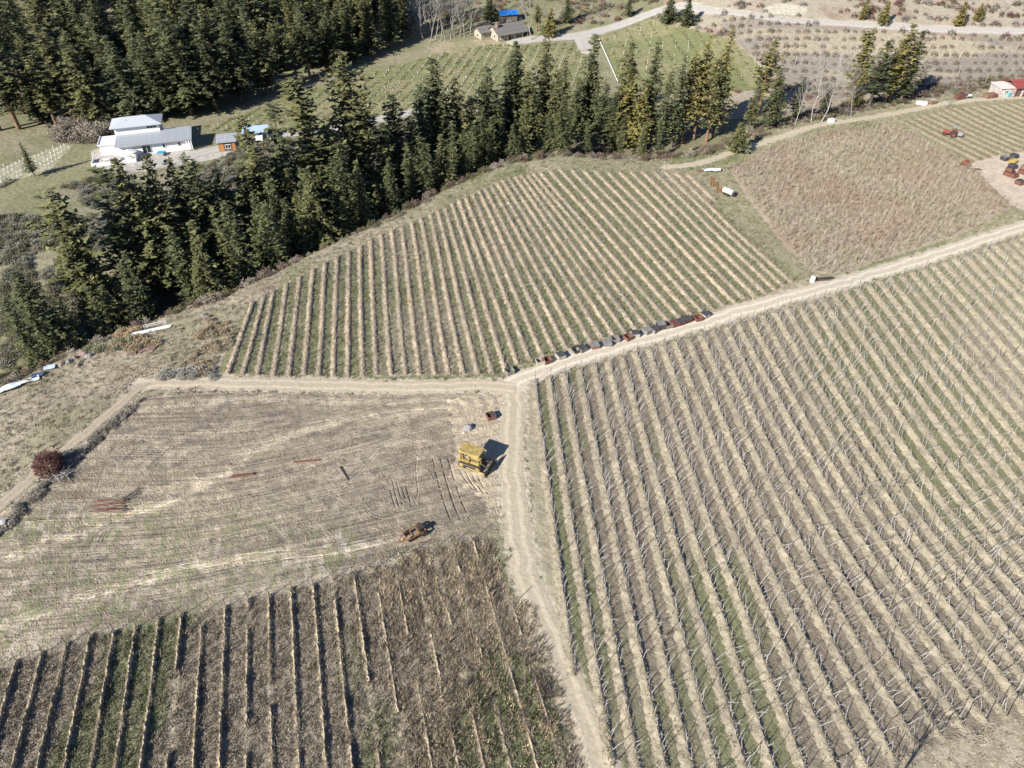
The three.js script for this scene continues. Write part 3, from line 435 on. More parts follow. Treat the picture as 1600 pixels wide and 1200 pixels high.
// ---------------------------------------------------------------- clods thrown up on the graded field
{
  const r = rng(81), geo = new THREE.IcosahedronGeometry(1, 0); { const p = geo.attributes.position, q = rng(4); const m = new Map(); for (let i = 0; i < p.count; i++) { const k = [p.getX(i), p.getY(i), p.getZ(i)].map(v => v.toFixed(2)).join(); if (!m.has(k)) m.set(k, 0.7 + 0.5 * q()); const s = m.get(k); p.setXYZ(i, p.getX(i) * s, p.getY(i) * s * 0.7, p.getZ(i) * s); } geo.computeVertexNormals(); }
  const pts = []; for (let i = 0; i < 60000 && pts.length < 14000; i++) { const x = -80 + 84 * r(), f = 40 + 51 * r(); if (!inside(Z_GRADE, x, f) || onTrack(x, f, -0.2)) continue; if (noise(x * 0.3, f * 0.3) < 0.35 + 0.3 * r()) continue; pts.push([x, f]); }
  const im = new THREE.InstancedMesh(geo, std([1, 1, 1], 1), pts.length), c = new THREE.Color();
  pts.forEach(([x, f], i) => { const s = 0.03 + 0.10 * Math.pow(r(), 3); M4.compose(V.set(x, hgt(x, f) + s * 0.2, -f), Q.setFromAxisAngle(UP, r() * 6.28), SC.set(s, s, s)); im.setMatrixAt(i, M4); im.setColorAt(i, c.setRGB(...tone([0.32, 0.25, 0.18], r, 0.5))); });
  shadowOn(im); im.name = 'dirt_clods'; scene.add(im); tag(im, 'small clods of dry soil strewn over the graded field', 'dirt clods', null, 'stuff');
}

// ---------------------------------------------------------------- bare young trees in rows, trellis posts
function limb(out, a, dir, len, r0, depth, r, seg = 3) { // tapered wandering limb
  let p = a.clone(), d = dir.clone(); const pts = [p.clone()];
  for (let i = 0; i < seg; i++) { d.x += (r() - 0.5) * 0.5; d.z += (r() - 0.5) * 0.5; d.normalize(); p = p.clone().addScaledVector(d, len / seg); pts.push(p); }
  for (let i = 0; i < seg; i++) out.push(bar(pts[i].toArray(), pts[i + 1].toArray(), r0 * (1 - 0.7 * i / seg), r0 * (1 - 0.7 * (i + 1) / seg), 4));
  return pts;
}
function bareTree(seed, h, nb, r0, up = 0.5, reach = 1) {
  const r = rng(seed), tr = [], br = [], pts = limb(tr, new THREE.Vector3(0, -0.05, 0), new THREE.Vector3((r() - 0.5) * 0.3, 1, (r() - 0.5) * 0.3), h, r0, 0, r, 4);
  for (let i = 0; i < nb; i++) { const t = 0.3 + 0.65 * (i + r()) / nb, k = Math.min(3, Math.floor(t * 4)), a = r() * 6.283, p = pts[k].clone().lerp(pts[k + 1], t * 4 - k);
    limb(br, p, new THREE.Vector3(Math.cos(a), up + 0.9 * r(), Math.sin(a)).normalize(), h * reach * (0.5 - 0.28 * t) * (0.6 + 0.6 * r()), r0 * 0.6, 0, r, 2); }
  return [mergeGeometries(tr), mergeGeometries(br)];
}
const barkPale = std([0.64, 0.61, 0.61], 0.9, { map: GRAIN }), barkGrey = std([0.36, 0.32, 0.28], 0.9, { map: GRAIN }), postMat = std([0.24, 0.2, 0.16], 0.9, { map: STREAK });
{
  const VAR = [0, 1, 2, 3, 4, 5].map(i => bareTree(100 + i, 1.75 + 0.13 * i, 2 + (i % 2), 0.04, 2.8, 0.5)), r = rng(91), spots = [];
  for (const row of ROWS_RIGHT) for (const [a, b] of row.runs) for (let f = a + 0.6; f < b - 0.3; f += 0.5 + 0.14 * r()) {
    const x = row.X(f) + 0.22 + (r() - 0.5) * 0.16, pale = noise(row.k * 0.31 + 5, f * 0.05); if (!seenAt(x, f) || r() < 0.1 + 0.25 * sstep(0.62, 0.8, noise(row.k * 2.1, f * 0.07)) + 0.4 * sstep(46, 62, x) * sstep(55, 72, f)) continue;
    spots.push({ x, f, z: toPix(x, 0, f)[2], v: Math.floor(r() * 6), s: 0.7 + 0.6 * r(), a: r() * 6.28, t: (r() - 0.5) * 0.35 });
  }
  spots.sort((p, q) => p.z - q.z);
  const protos = VAR.map(([t, b]) => { const o = new THREE.Group(); part('trunk', t, barkPale, o); part('branches', b, barkPale, o); return o; });
  spots.slice(0, 300).forEach(s => { const o = protos[s.v].clone(); o.name = numbered('fruit_tree'); o.position.set(s.x, hgt(s.x, s.f), -s.f); o.rotation.set(s.t, s.a, s.t * 0.7); o.scale.setScalar(s.s); scene.add(o); tag(o, 'bare pale whip-like young tree in the near rows of the large right-hand block', 'fruit tree', 'bare young trees in the near rows of the right-hand block'); });
  const root = new THREE.Group(); root.name = 'young_orchard'; scene.add(root); tag(root, 'hundreds of bare pale young trees in the farther rows of the right-hand block', 'orchard rows', null, 'stuff');
  VAR.forEach(([t, b], v) => { const l = spots.slice(300).filter(s => s.v === v), im = new THREE.InstancedMesh(mergeGeometries([t, b]), barkPale, l.length); l.forEach((s, i) => { const e = new THREE.Euler(s.t, s.a, s.t * 0.7); M4.compose(V.set(s.x, hgt(s.x, s.f), -s.f), Q.setFromEuler(e), SC.setScalar(s.s)); im.setMatrixAt(i, M4); }); shadowOn(im); im.name = 'bare_trees'; im.userData.kind = 'stuff'; root.add(im); });
  // low dark vines of the middle and brown blocks
  const vs = new THREE.Group(); vs.name = 'vine_rows'; scene.add(vs); tag(vs, 'low bare grey vines in the rows of the middle and far right blocks', 'vine rows', null, 'stuff');
  const VV = [0, 1, 2].map(i => bareTree(140 + i, 0.8 + 0.1 * i, 6, 0.03)), L = [[], [], []];
  for (const [rows, st] of [[ROWS_MID, 1.1], [ROWS_STRIPE, 1.3]]) for (const row of rows) for (const [a, b] of row.runs) for (let f = a; f < b; f += st * (0.8 + 0.4 * r())) L[Math.floor(r() * 3)].push([row.X(f) + 0.15 + (r() - 0.5) * (rows === ROWS_BROWN ? 1.2 : 0.2), f]);
  L.forEach((l, v) => { const im = new THREE.InstancedMesh(mergeGeometries(VV[v]), barkGrey, l.length); l.forEach(([x, f], i) => { M4.compose(V.set(x, hgt(x, f), -f), Q.setFromAxisAngle(UP, r() * 6.28), SC.setScalar(0.8 + 0.6 * r())); im.setMatrixAt(i, M4); }); shadowOn(im); im.name = 'bare_vines'; im.userData.kind = 'stuff'; vs.add(im); });
  // posts
  const pg = keepPN(new THREE.CylinderGeometry(0.04, 0.048, 2.5, 6).translate(0, 1.2, 0)), posts = [];
  for (const [rows, zone, st, h] of [[ROWS_RIGHT, 'right', 16, 0.9], [ROWS_LOW, 'low', 7.5, 0.82], [ROWS_MID, 'mid', 9, 0.7], [ROWS_STRIPE, 'stripe', 14, 0.7]]) for (const row of rows) for (const [a, b] of row.runs) { const n = Math.max(1, Math.round((b - a) / st)); for (let i = 0; i <= n; i++) { const f = lerp(a + 0.2, b - 0.2, i / n) + (i && i < n ? (r() - 0.5) * 2 : 0), x = row.X(f) + 0.1; if (seenAt(x, f, 20)) posts.push({ x, f, zone, h: h * (0.9 + 0.2 * r()), end: i === 0 || i === n, z: toPix(x, 0, f)[2], tx: (r() - 0.5) * 0.12, tz: (r() - 0.5) * 0.12 }); } }
  posts.sort((p, q) => p.z - q.z);
  const lab = { right: 'dark wooden trellis post standing among the pale trees of the right-hand block', low: 'dark wooden trellis post standing in the dry strips of the lower left block', mid: 'dark wooden trellis post in the rows of the middle block', stripe: '' }, grp = { right: 'trellis posts of the right-hand block', low: 'trellis posts of the lower left block', mid: 'trellis posts of the middle block' };
  const p0 = new THREE.Mesh(pg, postMat); shadowOn(p0);
  posts.slice(0, 300).forEach(s => { const o = p0.clone(); o.name = numbered('trellis_post'); o.position.set(s.x, hgt(s.x, s.f), -s.f); o.rotation.set(s.tx, 0, s.tz); o.scale.set(1, s.h, 1); scene.add(o); tag(o, lab[s.zone], 'post', grp[s.zone]); });
  const rest = posts.slice(300), im = new THREE.InstancedMesh(pg, postMat, rest.length); rest.forEach((s, i) => { M4.compose(V.set(s.x, hgt(s.x, s.f), -s.f), Q.setFromEuler(new THREE.Euler(s.tx, 0, s.tz)), SC.set(1, s.h, 1)); im.setMatrixAt(i, M4); }); shadowOn(im); im.name = 'far_posts'; scene.add(im); tag(im, 'dark trellis posts standing in the farther vineyard rows', 'posts', null, 'stuff');
  console.log('trees', spots.length, 'posts', posts.length);
}

// ---------------------------------------------------------------- conifers
function conifer(seed, o) { // o: h, rad, bare (share of bare trunk), dens, clump, droop, top
  const r = rng(seed), pos = [], col = [], nor = [], trunk = [];
  const H = o.h, lean = [(r() - 0.5) * 0.04 * H, (r() - 0.5) * 0.04 * H], ax = t => [lean[0] * t * t, t * H, lean[1] * t * t];
  for (let i = 0; i < 5; i++) trunk.push(bar(ax(i / 5), ax((i + 1) / 5), o.tr * (1.02 - i / 5), o.tr * (1.02 - (i + 1) / 5) + 0.02, 7));
  const levels = Math.round(H * (1 - o.bare) * 1.15 * o.dens), gaps = rng(seed + 9);
  for (let l = 0; l < levels; l++) {
    const u = (l + 0.5) / levels, t = o.bare + (1 - o.bare) * u, prof = o.shape === 'round' ? Math.pow(Math.sin(Math.PI * clamp(0.12 + 0.88 * u)), 0.65) * (1 - 0.35 * u) : Math.pow(1 - u, 0.8) * sstep(-0.12, 0.14, u) + 0.02;
    const nb = Math.max(3, Math.round((o.shape === 'round' ? 5.5 : 7) * (0.5 + 0.5 * prof))), a0 = r() * 6.283, sec = 0.62 + 0.76 * noise(seed * 3.1, u * 8);
    for (let b = 0; b < nb; b++) {
      const a = a0 + (b + 0.6 * r()) / nb * 6.283, L = o.rad * prof * (0.55 + 0.65 * r()) * sec * (0.6 + 0.8 * noise(Math.cos(a) * 1.6 + seed * 1.7, Math.sin(a) * 1.6 + u * 6)); if (gaps() < o.gap) continue;
      const p0 = ax(t), ca = Math.cos(a), sa = Math.sin(a), nc = Math.max(1, Math.round(L / o.clump * 1.25));
      if (L > 1.4 && trunk.length < 40 && r() < 0.35) trunk.push(bar(p0, [p0[0] + ca * L * 0.7, p0[1] + L * (0.1 - o.droop * 0.5), p0[2] + sa * L * 0.7], 0.06, 0.02, 3));
      const bt = 0.72 + 0.56 * r();
      for (let c = 0; c < nc; c++) {
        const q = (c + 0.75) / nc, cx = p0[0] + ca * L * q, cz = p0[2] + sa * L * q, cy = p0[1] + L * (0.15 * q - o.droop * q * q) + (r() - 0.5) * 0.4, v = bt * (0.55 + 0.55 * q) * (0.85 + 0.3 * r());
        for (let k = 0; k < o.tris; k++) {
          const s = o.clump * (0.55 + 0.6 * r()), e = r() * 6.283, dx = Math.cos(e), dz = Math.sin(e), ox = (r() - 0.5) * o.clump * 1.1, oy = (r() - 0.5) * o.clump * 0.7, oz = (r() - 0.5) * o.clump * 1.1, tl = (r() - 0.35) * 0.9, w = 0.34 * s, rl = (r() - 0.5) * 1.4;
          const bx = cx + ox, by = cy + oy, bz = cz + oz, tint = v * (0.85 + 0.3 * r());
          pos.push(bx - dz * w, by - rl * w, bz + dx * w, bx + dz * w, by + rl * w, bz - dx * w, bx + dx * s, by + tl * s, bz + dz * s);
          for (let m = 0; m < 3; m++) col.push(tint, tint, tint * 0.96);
        }
      }
    }
  }
  const g = new THREE.BufferGeometry(); g.setAttribute('position', new THREE.Float32BufferAttribute(pos, 3)); g.setAttribute('color', new THREE.Float32BufferAttribute(col, 3)); g.computeVertexNormals();
  return { crown: g, trunk: mergeGeometries(trunk), H };
}
const needle = c => new THREE.MeshStandardMaterial({ color: lin(...c), roughness: 0.85, side: THREE.DoubleSide, vertexColors: true });
const NEEDLES = [needle([0.10, 0.112, 0.046]), needle([0.14, 0.142, 0.056]), needle([0.225, 0.20, 0.066]), needle([0.108, 0.125, 0.06])];
const barkFir = std([0.2, 0.16, 0.125], 0.95, { map: STREAK }), barkPine = std([0.36, 0.22, 0.14], 0.95, { map: STREAK });
const KIND = {
  fir: [0, 1, 2, 3].map(i => conifer(200 + i * 7, { h: 25, rad: 3.7 + 0.25 * i, bare: 0.06 + 0.03 * i, dens: 1.25, clump: 0.68, droop: 0.24, tris: 5, gap: 0.05, tr: 0.34 })),
  spire: [0, 1, 2].map(i => conifer(240 + i * 7, { h: 25, rad: 2.5 + 0.3 * i, bare: 0.1, dens: 1.25, clump: 0.62, droop: 0.27, tris: 5, gap: 0.08, tr: 0.3 })),
  pine: [0, 1, 2, 3].map(i => conifer(270 + i * 7, { h: 25, rad: 3.2 + 0.2 * i, bare: 0.2 + 0.05 * i, dens: 1.0, clump: 0.8, droop: 0.02, tris: 6, gap: 0.14, tr: 0.36, shape: 'round' })),
  thin: [0, 1].map(i => conifer(300 + i * 7, { h: 25, rad: 2.6, bare: 0.2, dens: 0.85, clump: 0.85, droop: 0.12, tris: 5, gap: 0.3, tr: 0.27 })),
  small: [0, 1].map(i => conifer(320 + i * 7, { h: 10, rad: 2.7, bare: 0.02, dens: 2.2, clump: 0.75, droop: 0.12, tris: 6, gap: 0.03, tr: 0.18 })),
};
const protoTree = new Map();
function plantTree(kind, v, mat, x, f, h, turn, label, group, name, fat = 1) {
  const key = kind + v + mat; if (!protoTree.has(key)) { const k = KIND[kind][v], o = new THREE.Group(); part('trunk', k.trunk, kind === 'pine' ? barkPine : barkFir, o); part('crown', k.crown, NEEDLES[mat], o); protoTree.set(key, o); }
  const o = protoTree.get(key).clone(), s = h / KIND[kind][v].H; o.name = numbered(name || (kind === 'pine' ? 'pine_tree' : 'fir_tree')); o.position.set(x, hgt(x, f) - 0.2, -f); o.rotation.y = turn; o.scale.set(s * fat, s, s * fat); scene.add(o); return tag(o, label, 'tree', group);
}
// the belt behind the fields: [top x, top y in the photograph, height in metres, kind, tone, breadth]
const BELT = [
  [22, 425, 15, 'fir', 0, 1.3], [72, 292, 26, 'pine', 1, 1.15], [100, 385, 22, 'pine', 1, 1.1], [140, 262, 27, 'thin', 0, 1.25], [178, 247, 29, 'fir', 1, 1.1], [150, 420, 12, 'small', 1, 0.9], [205, 290, 26, 'fir', 0, 1.1], [224, 240, 29, 'fir', 0, 0.9], [245, 300, 26, 'pine', 1, 1.1], [261, 248, 27, 'fir', 0, 1], [291, 240, 27, 'pine', 0, 1], [290, 385, 14, 'pine', 2, 1], [318, 285, 26, 'pine', 0, 1.2], [335, 265, 26, 'fir', 3, 1.2], [352, 300, 25, 'fir', 0, 1.2], [372, 255, 25, 'pine', 0, 1.2], [390, 226, 27, 'fir', 1, 1.1], [380, 168, 25, 'thin', 1, 1.1], [417, 158, 27, 'thin', 0, 1.3], [410, 260, 26, 'fir', 0, 1.1], [432, 245, 26, 'fir', 0, 1.2], [463, 111, 29, 'thin', 1, 1.6], [470, 225, 26, 'pine', 1, 1.1], [495, 215, 26, 'fir', 1, 1.2], [512, 198, 27, 'pine', 1, 1.2], [528, 77, 32, 'pine', 1, 0.95], [545, 190, 26, 'fir', 0, 1.1], [560, 150, 28, 'pine', 1, 1], [575, 255, 20, 'fir', 0, 1.2],
  [596, 190, 25, 'fir', 0, 1], [610, 146, 27, 'fir', 0, 1.15], [640, 180, 26, 'fir', 0, 1.2], [655, 130, 28, 'fir', 3, 1], [672, 91, 30, 'fir', 0, 1.15], [690, 150, 26, 'fir', 0, 1], [713, 119, 28, 'pine', 1, 0.85], [735, 150, 26, 'fir', 0, 1], [757, 104, 28, 'fir', 0, 1], [775, 140, 26, 'fir', 0, 1.1], [796, 82, 29, 'fir', 0, 1], [808, 66, 30, 'spire', 0, 1.2], [828, 110, 27, 'fir', 1, 1], [855, 54, 31, 'fir', 1, 0.85], [872, 110, 27, 'spire', 1, 1.2], [886, 93, 28, 'spire', 1, 1.1], [905, 120, 26, 'fir', 0, 1], [930, 51, 30, 'fir', 0, 0.9], [948, 130, 24, 'fir', 3, 1.1], [962, 142, 22, 'fir', 0, 1], [986, 64, 29, 'fir', 1, 1.05], [992, 108, 24, 'fir', 2, 1.25], [1008, 130, 22, 'fir', 2, 1], [1027, 66, 29, 'spire', 0, 1.3], [1048, 104, 26, 'thin', 0, 1], [1071, 83, 28, 'spire', 3, 1], [1088, 78, 26, 'pine', 2, 0.9], [1111, 54, 29, 'pine', 2, 0.85], [1127, 90, 28, 'pine', 1, 1.0], [1146, 38, 32, 'fir', 2, 0.75], [1160, 190, 11, 'small', 1, 1], [1212, 55, 23, 'pine', 2, 0.85], [1224, 105, 17, 'fir', 0, 0.9], [1258, 120, 14, 'thin', 0, 1.2], [1300, 118, 12, 'thin', 0, 1.2], [1366, 44, 21, 'thin', 2, 1.4], [1391, 62, 20, 'thin', 0, 1.4], [1352, 110, 11, 'fir', 2, 0.8], [1430, 36, 24, 'pine', 2, 0.85], [1446, 46, 23, 'fir', 0, 0.8], [1412, 70, 18, 'pine', 2, 0.9], [1185, 130, 14, 'thin', 1, 1.1],
];
const ORD = ['first', 'second', 'third', 'fourth', 'fifth', 'sixth', 'seventh', 'eighth', 'ninth', 'tenth', 'eleventh', 'twelfth', 'thirteenth', 'fourteenth', 'fifteenth', 'sixteenth', 'seventeenth', 'eighteenth', 'nineteenth', 'twentieth', 'twenty-first', 'twenty-second', 'twenty-third', 'twenty-fourth', 'twenty-fifth', 'twenty-sixth', 'twenty-seventh', 'twenty-eighth', 'twenty-ninth', 'thirtieth'];
{
  const r = rng(401), look = { fir: 'dense dark conifer', spire: 'slender spire-shaped conifer', pine: 'broad open-crowned pine', thin: 'sparse thin conifer', small: 'small bushy conifer' }, toneWord = ['', 'olive-green ', 'yellowish ', 'bluish '];
  const secs = [[-99, 300, 'dark left end of the belt'], [300, 585, 'belt below the white house'], [585, 800, 'belt above the dozer field'], [800, 1000, 'belt behind the middle block'], [1000, 1180, 'belt by the grass corner'], [1180, 1700, 'sparse line along rim path']];
  const count = {};
  [...BELT].sort((a, b) => a[0] - b[0]).forEach(([px, py, h, kind, mat, fat]) => {
    if (px < 600) h *= 1.2; let p = P(px, py, h); while (p[1] < rimF(p[0]) + (px < 600 ? 4 : 4) && h > 8) { h -= 0.5; p = P(px, py, h); }
    const si = secs.findIndex(s => px >= s[0] && px < s[1]); count[si] = (count[si] || 0) + 1;
    plantTree(kind, Math.floor(r() * KIND[kind].length), mat, p[0], p[1], h, r() * 6.28, `${toneWord[mat]}${look[kind]}, ${ORD[count[si] - 1]} from left in ${secs[si][2]}`, 'conifers of the tree belt', null, fat * (px > 1180 ? 1.75 : px > 1000 ? 1.3 : px > 585 ? 1.5 : 1.42));
  });
  // infill behind and under the belt
  const inf = []; for (let i = 0; i < 6000 && inf.length < 66; i++) { const x = -105 + 150 * r(), f = rimF(x) + 9 + 24 * r(); if (x > 5 && f > rimF(x) + 14 || f > 225 || inf.some(q => Math.hypot(q[0] - x, q[1] - f) < 3.6)) continue; const q = toPix(x, hgt(x, f), f); if (q[0] < 70 || q[0] > 1130 || (q[0] < 430 && f > rimF(x) + 22)) continue; inf.push([x, f]);
    const hh = (q[0] < 560 ? 14 : 10) + 9 * r(); plantTree(r() < 0.7 ? 'fir' : 'thin', Math.floor(r() * 2), r() < 0.75 ? 0 : 1, x, f, hh, r() * 6.28, 'shorter shaded conifer half hidden among the tall trees of the belt', 'shaded conifers inside the tree belt', null, 1.3); }
}
{ // the dense wood at the top left
  const r = rng(411), wood = poly([[-120, 215], [0, 208], [150, 205], [250, 195], [340, 182], [420, 158], [490, 130], [560, 104], [610, 84], [645, 62], [640, 20], [560, -40], [300, -70], [0, -60], [-200, -20]]), gap = poly([[30, 35], [180, 15], [260, 45], [200, 70], [150, 62], [60, 75]]), pts = [];
  const front = [[205, 180], [255, 190], [300, 184], [340, 177], [378, 165], [418, 152], [450, 140], [485, 128], [520, 114], [550, 102], [580, 90], [610, 78], [632, 62], [150, 200], [90, 204], [30, 206], [0, 208]];
  const add = (x, f, h, l) => { pts.push([x, f]); const k = r() < 0.5 ? 'fir' : r() < 0.75 ? 'pine' : 'spire'; plantTree(k, Math.floor(r() * 3), r() < 0.55 ? 0 : r() < 0.7 ? 1 : 3, x, f, h, r() * 6.28, l || 'tall conifer in the dense wood at the top left behind the white house', 'conifers of the top left wood', null, 1.3 + 0.5 * r()); };
  [...front].sort((a, b) => a[0] - b[0]).forEach(([px, py], i) => { const p = P(px, py - 4); add(p[0], p[1], 20 + 8 * r(), `tall conifer, ${ORD[i]} from left on the lower edge of the top left wood`); });
  for (let i = 0; i < 9000 && pts.length < 250; i++) { const x = wood.bb[0] + r() * (wood.bb[2] - wood.bb[0]), f = wood.bb[1] + (wood.bb[3] - wood.bb[1]) * Math.pow(r(), 1.3); if (!inside(wood, x, f) || inside(gap, x, f) || pts.some(q => Math.hypot(q[0] - x, q[1] - f) < 7.2)) continue; const q = toPix(x, hgt(x, f) + 25, f); if (q[0] < -40 || q[1] > 1300 || toPix(x, hgt(x, f) + 26, f)[1] < -150 && r() < 0.5) continue; add(x, f, 16 + 14 * r()); }
  console.log('wood', pts.length);
}
// lone conifers and bushes farther off
[[1050, -6, 9, 'small', 0, 1.25, 'left one of two rounded dark conifers beside the gravel drive'], [1078, -4, 9.5, 'small', 0, 1.25, 'right one of two rounded dark conifers beside the gravel drive'], [765, -12, 10, 'small', 0, 0.95, 'dark conifer standing directly behind the tan house'], [840, 6, 9.5, 'pine', 2, 1.8, 'pale green tree behind the tan house beside the white birch'], [860, 12, 10, 'small', 2, 0.95, 'dense olive cypress-like bush right of the white birch'], [888, -8, 10, 'fir', 0, 1.9, 'dark tree shading the gravel drive'], [985, -8, 8, 'fir', 3, 1.8, 'dark tree at the far end of the gravel drive'], [1357, -3, 7, 'small', 2, 1, 'leftmost round green conifer above the hillside road'], [1390, 1, 8, 'small', 2, 0.95, 'second round green conifer above the hillside road'], [1511, 2, 8, 'small', 2, 1, 'third round green conifer above the hillside road'], [1537, 4, 6, 'small', 2, 1, 'rightmost round green conifer above the hillside road'], [30, 222, 9, 'fir', 0, 1.2, 'dark conifer by the white-staked plot at the left edge']].forEach(([px, py, h, k, m, fat, l], i) => { const p = P(px, py, h); plantTree(k, i % KIND[k].length, m, p[0], p[1], h, i * 1.3, l, null, null, fat); });

// ---------------------------------------------------------------- leafless trees
function leafless(seed, h, r0, spread) {
  const r = rng(seed), tr = [], br = [], pts = limb(tr, new THREE.Vector3(0, -0.3, 0), new THREE.Vector3((r() - 0.5) * 0.15, 1, (r() - 0.5) * 0.15), h, r0, 0, r, 4);
  const grow = (p, d, L, rr, n) => { const q = limb(br, p, d, L, rr, 0, r, 2); if (n) for (let i = 0; i < 4; i++) { const e = q[1].clone().lerp(q[2], r()), a = r() * 6.283; grow(e, new THREE.Vector3(d.x + Math.cos(a) * 0.7, d.y + 0.3, d.z + Math.sin(a) * 0.7).normalize(), L * (0.45 + 0.25 * r()), rr * 0.5, n - 1); } };
  for (let i = 0; i < 9; i++) { const t = 0.22 + 0.75 * (i + r()) / 9, k = Math.min(3, Math.floor(t * 4)), a = r() * 6.283; grow(pts[k].clone().lerp(pts[k + 1], t * 4 - k), new THREE.Vector3(Math.cos(a) * spread, 1, Math.sin(a) * spread).normalize(), h * (0.42 - 0.2 * t), r0 * 0.45, 2); }
  return [mergeGeometries(tr), mergeGeometries(br)];
}
{
  const GEO = [0, 1, 2].map(i => leafless(500 + i, 12, 0.15, 0.5)), pale = std([0.42, 0.39, 0.375], 0.9, { map: GRAIN }), birch = std([0.52, 0.48, 0.45], 0.8, { map: GRAIN }), dark = std([0.2, 0.165, 0.15], 0.9), r = rng(505);
  const tree = (px, py, h, v, mat, label, group) => { const p = P(px, py), o = thing('bare_tree', label, 'tree', [p[0], p[2], -p[1]], r() * 6.28, group); part('trunk', GEO[v][0], mat, o); part('branches', GEO[v][1], mat, o); o.scale.setScalar(h / 12); };
  [[662, 62], [672, 66], [680, 60], [688, 64], [697, 63], [704, 61], [711, 60], [718, 58], [726, 58], [734, 56], [655, 50], [675, 48], [690, 46], [706, 45], [722, 44], [666, 36], [700, 32], [735, 36]].forEach(([x, y], i) => tree(x, y, 15 + 4 * r(), i % 3, pale, 'grey leafless poplar in the clump left of the tan house', 'leafless poplars left of the tan house'));
  tree(831, 63, 17, 1, birch, 'white-barked leafless birch right of the tan house');
  tree(850, 50, 8, 2, birch, 'small leaning white-barked tree beside the birch');
  tree(1268, 190, 17, 0, birch, 'pale leafless tree leaning in the gap of the rim path trees'); tree(1283, 190, 18, 2, birch, 'second pale leafless tree close beside the leaning one at the rim path');
  tree(1330, 182, 13, 1, pale, 'grey leafless tree between the pale pair and the yellowish pines'); tree(1242, 196, 12, 1, pale, 'grey leafless tree at the dark gap left of the pale pair');
  [[905, 30], [925, 28], [945, 22], [965, 18], [880, 26]].forEach(([x, y], i) => tree(x, y, 9, i % 3, dark, 'dark leafless tree in the row above the gravel drive', 'dark leafless trees above the gravel drive'));
  tree(1560, 30, 8, 0, pale, 'grey leafless tree at the top right above the hillside road');
  { const p = P(1340, 1310); const o = thing('bare_tree', 'leafless tree below the picture, its branch shadows reaching the lower right corner', 'tree', [p[0], p[2], -p[1]], 1); part('trunk', GEO[1][0], dark, o); part('branches', GEO[1][1], dark, o); o.scale.setScalar(0.75); }
  tree(1480, 168, 7, 2, pale, 'small grey leafless tree by the red containers');
}
// bushes: brushy mounds of twigs
function mound(seed, rad, h, n, len) {
  const r = rng(seed), pos = [], col = [];
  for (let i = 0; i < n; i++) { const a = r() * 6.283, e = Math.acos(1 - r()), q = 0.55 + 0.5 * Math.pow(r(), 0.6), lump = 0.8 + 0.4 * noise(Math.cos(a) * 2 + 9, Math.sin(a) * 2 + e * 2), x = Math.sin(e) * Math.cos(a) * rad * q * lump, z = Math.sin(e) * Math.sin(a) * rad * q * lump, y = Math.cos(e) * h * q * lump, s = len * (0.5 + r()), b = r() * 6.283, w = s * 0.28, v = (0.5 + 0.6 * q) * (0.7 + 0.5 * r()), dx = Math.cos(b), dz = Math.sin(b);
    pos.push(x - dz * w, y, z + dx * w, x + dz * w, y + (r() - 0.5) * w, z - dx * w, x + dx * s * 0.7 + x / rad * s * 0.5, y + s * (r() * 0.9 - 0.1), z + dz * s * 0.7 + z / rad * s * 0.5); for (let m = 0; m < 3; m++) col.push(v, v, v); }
  const g = new THREE.BufferGeometry(); g.setAttribute('position', new THREE.Float32BufferAttribute(pos, 3)); g.setAttribute('color', new THREE.Float32BufferAttribute(col, 3)); g.computeVertexNormals(); return g;
}
function twigs(seed, rad, h, n) { const r = rng(seed), o = []; for (let i = 0; i < n; i++) { const a = r() * 6.283, d = rad * r() * 0.5; o.push(bar([Math.cos(a) * d, 0, Math.sin(a) * d], [Math.cos(a) * rad * (0.5 + 0.5 * r()), h * (0.4 + 0.6 * r()), Math.sin(a) * rad * (0.5 + 0.5 * r())], 0.035, 0.012, 4)); } return mergeGeometries(o); }
const leafMat = c => new THREE.MeshStandardMaterial({ color: lin(...c), roughness: 0.95, side: THREE.DoubleSide, vertexColors: true });
{
  const p = P(82, 733), o = thing('red_bush', 'rounded reddish brown bush on the bank at the left edge of the graded field', 'bush', [p[0], p[2], -p[1]]);
  part('stems', twigs(1, 1.7, 2.0, 26), barkFir, o); part('crown', mound(2, 2.0, 2.8, 3400, 0.26), leafMat([0.12, 0.05, 0.038]), o);
  const q = P(88, 745), b = thing('brush_pile', 'tangle of grey dead branches below the red bush', 'brush pile', [q[0], q[2], -q[1]]), r = rng(7), g = [];
  for (let i = 0; i < 60; i++) { const a = r() * 6.283, x = (r() - 0.5) * 3.4, z = (r() - 0.5) * 2, l = 0.8 + 1.2 * r(); g.push(bar([x, 0.1 + 0.7 * r(), z], [x + Math.cos(a) * l, 0.15 + 0.9 * r(), z + Math.sin(a) * l], 0.05, 0.015, 4)); } part('branches', g, std([0.38, 0.34, 0.33], 0.9), b);
}
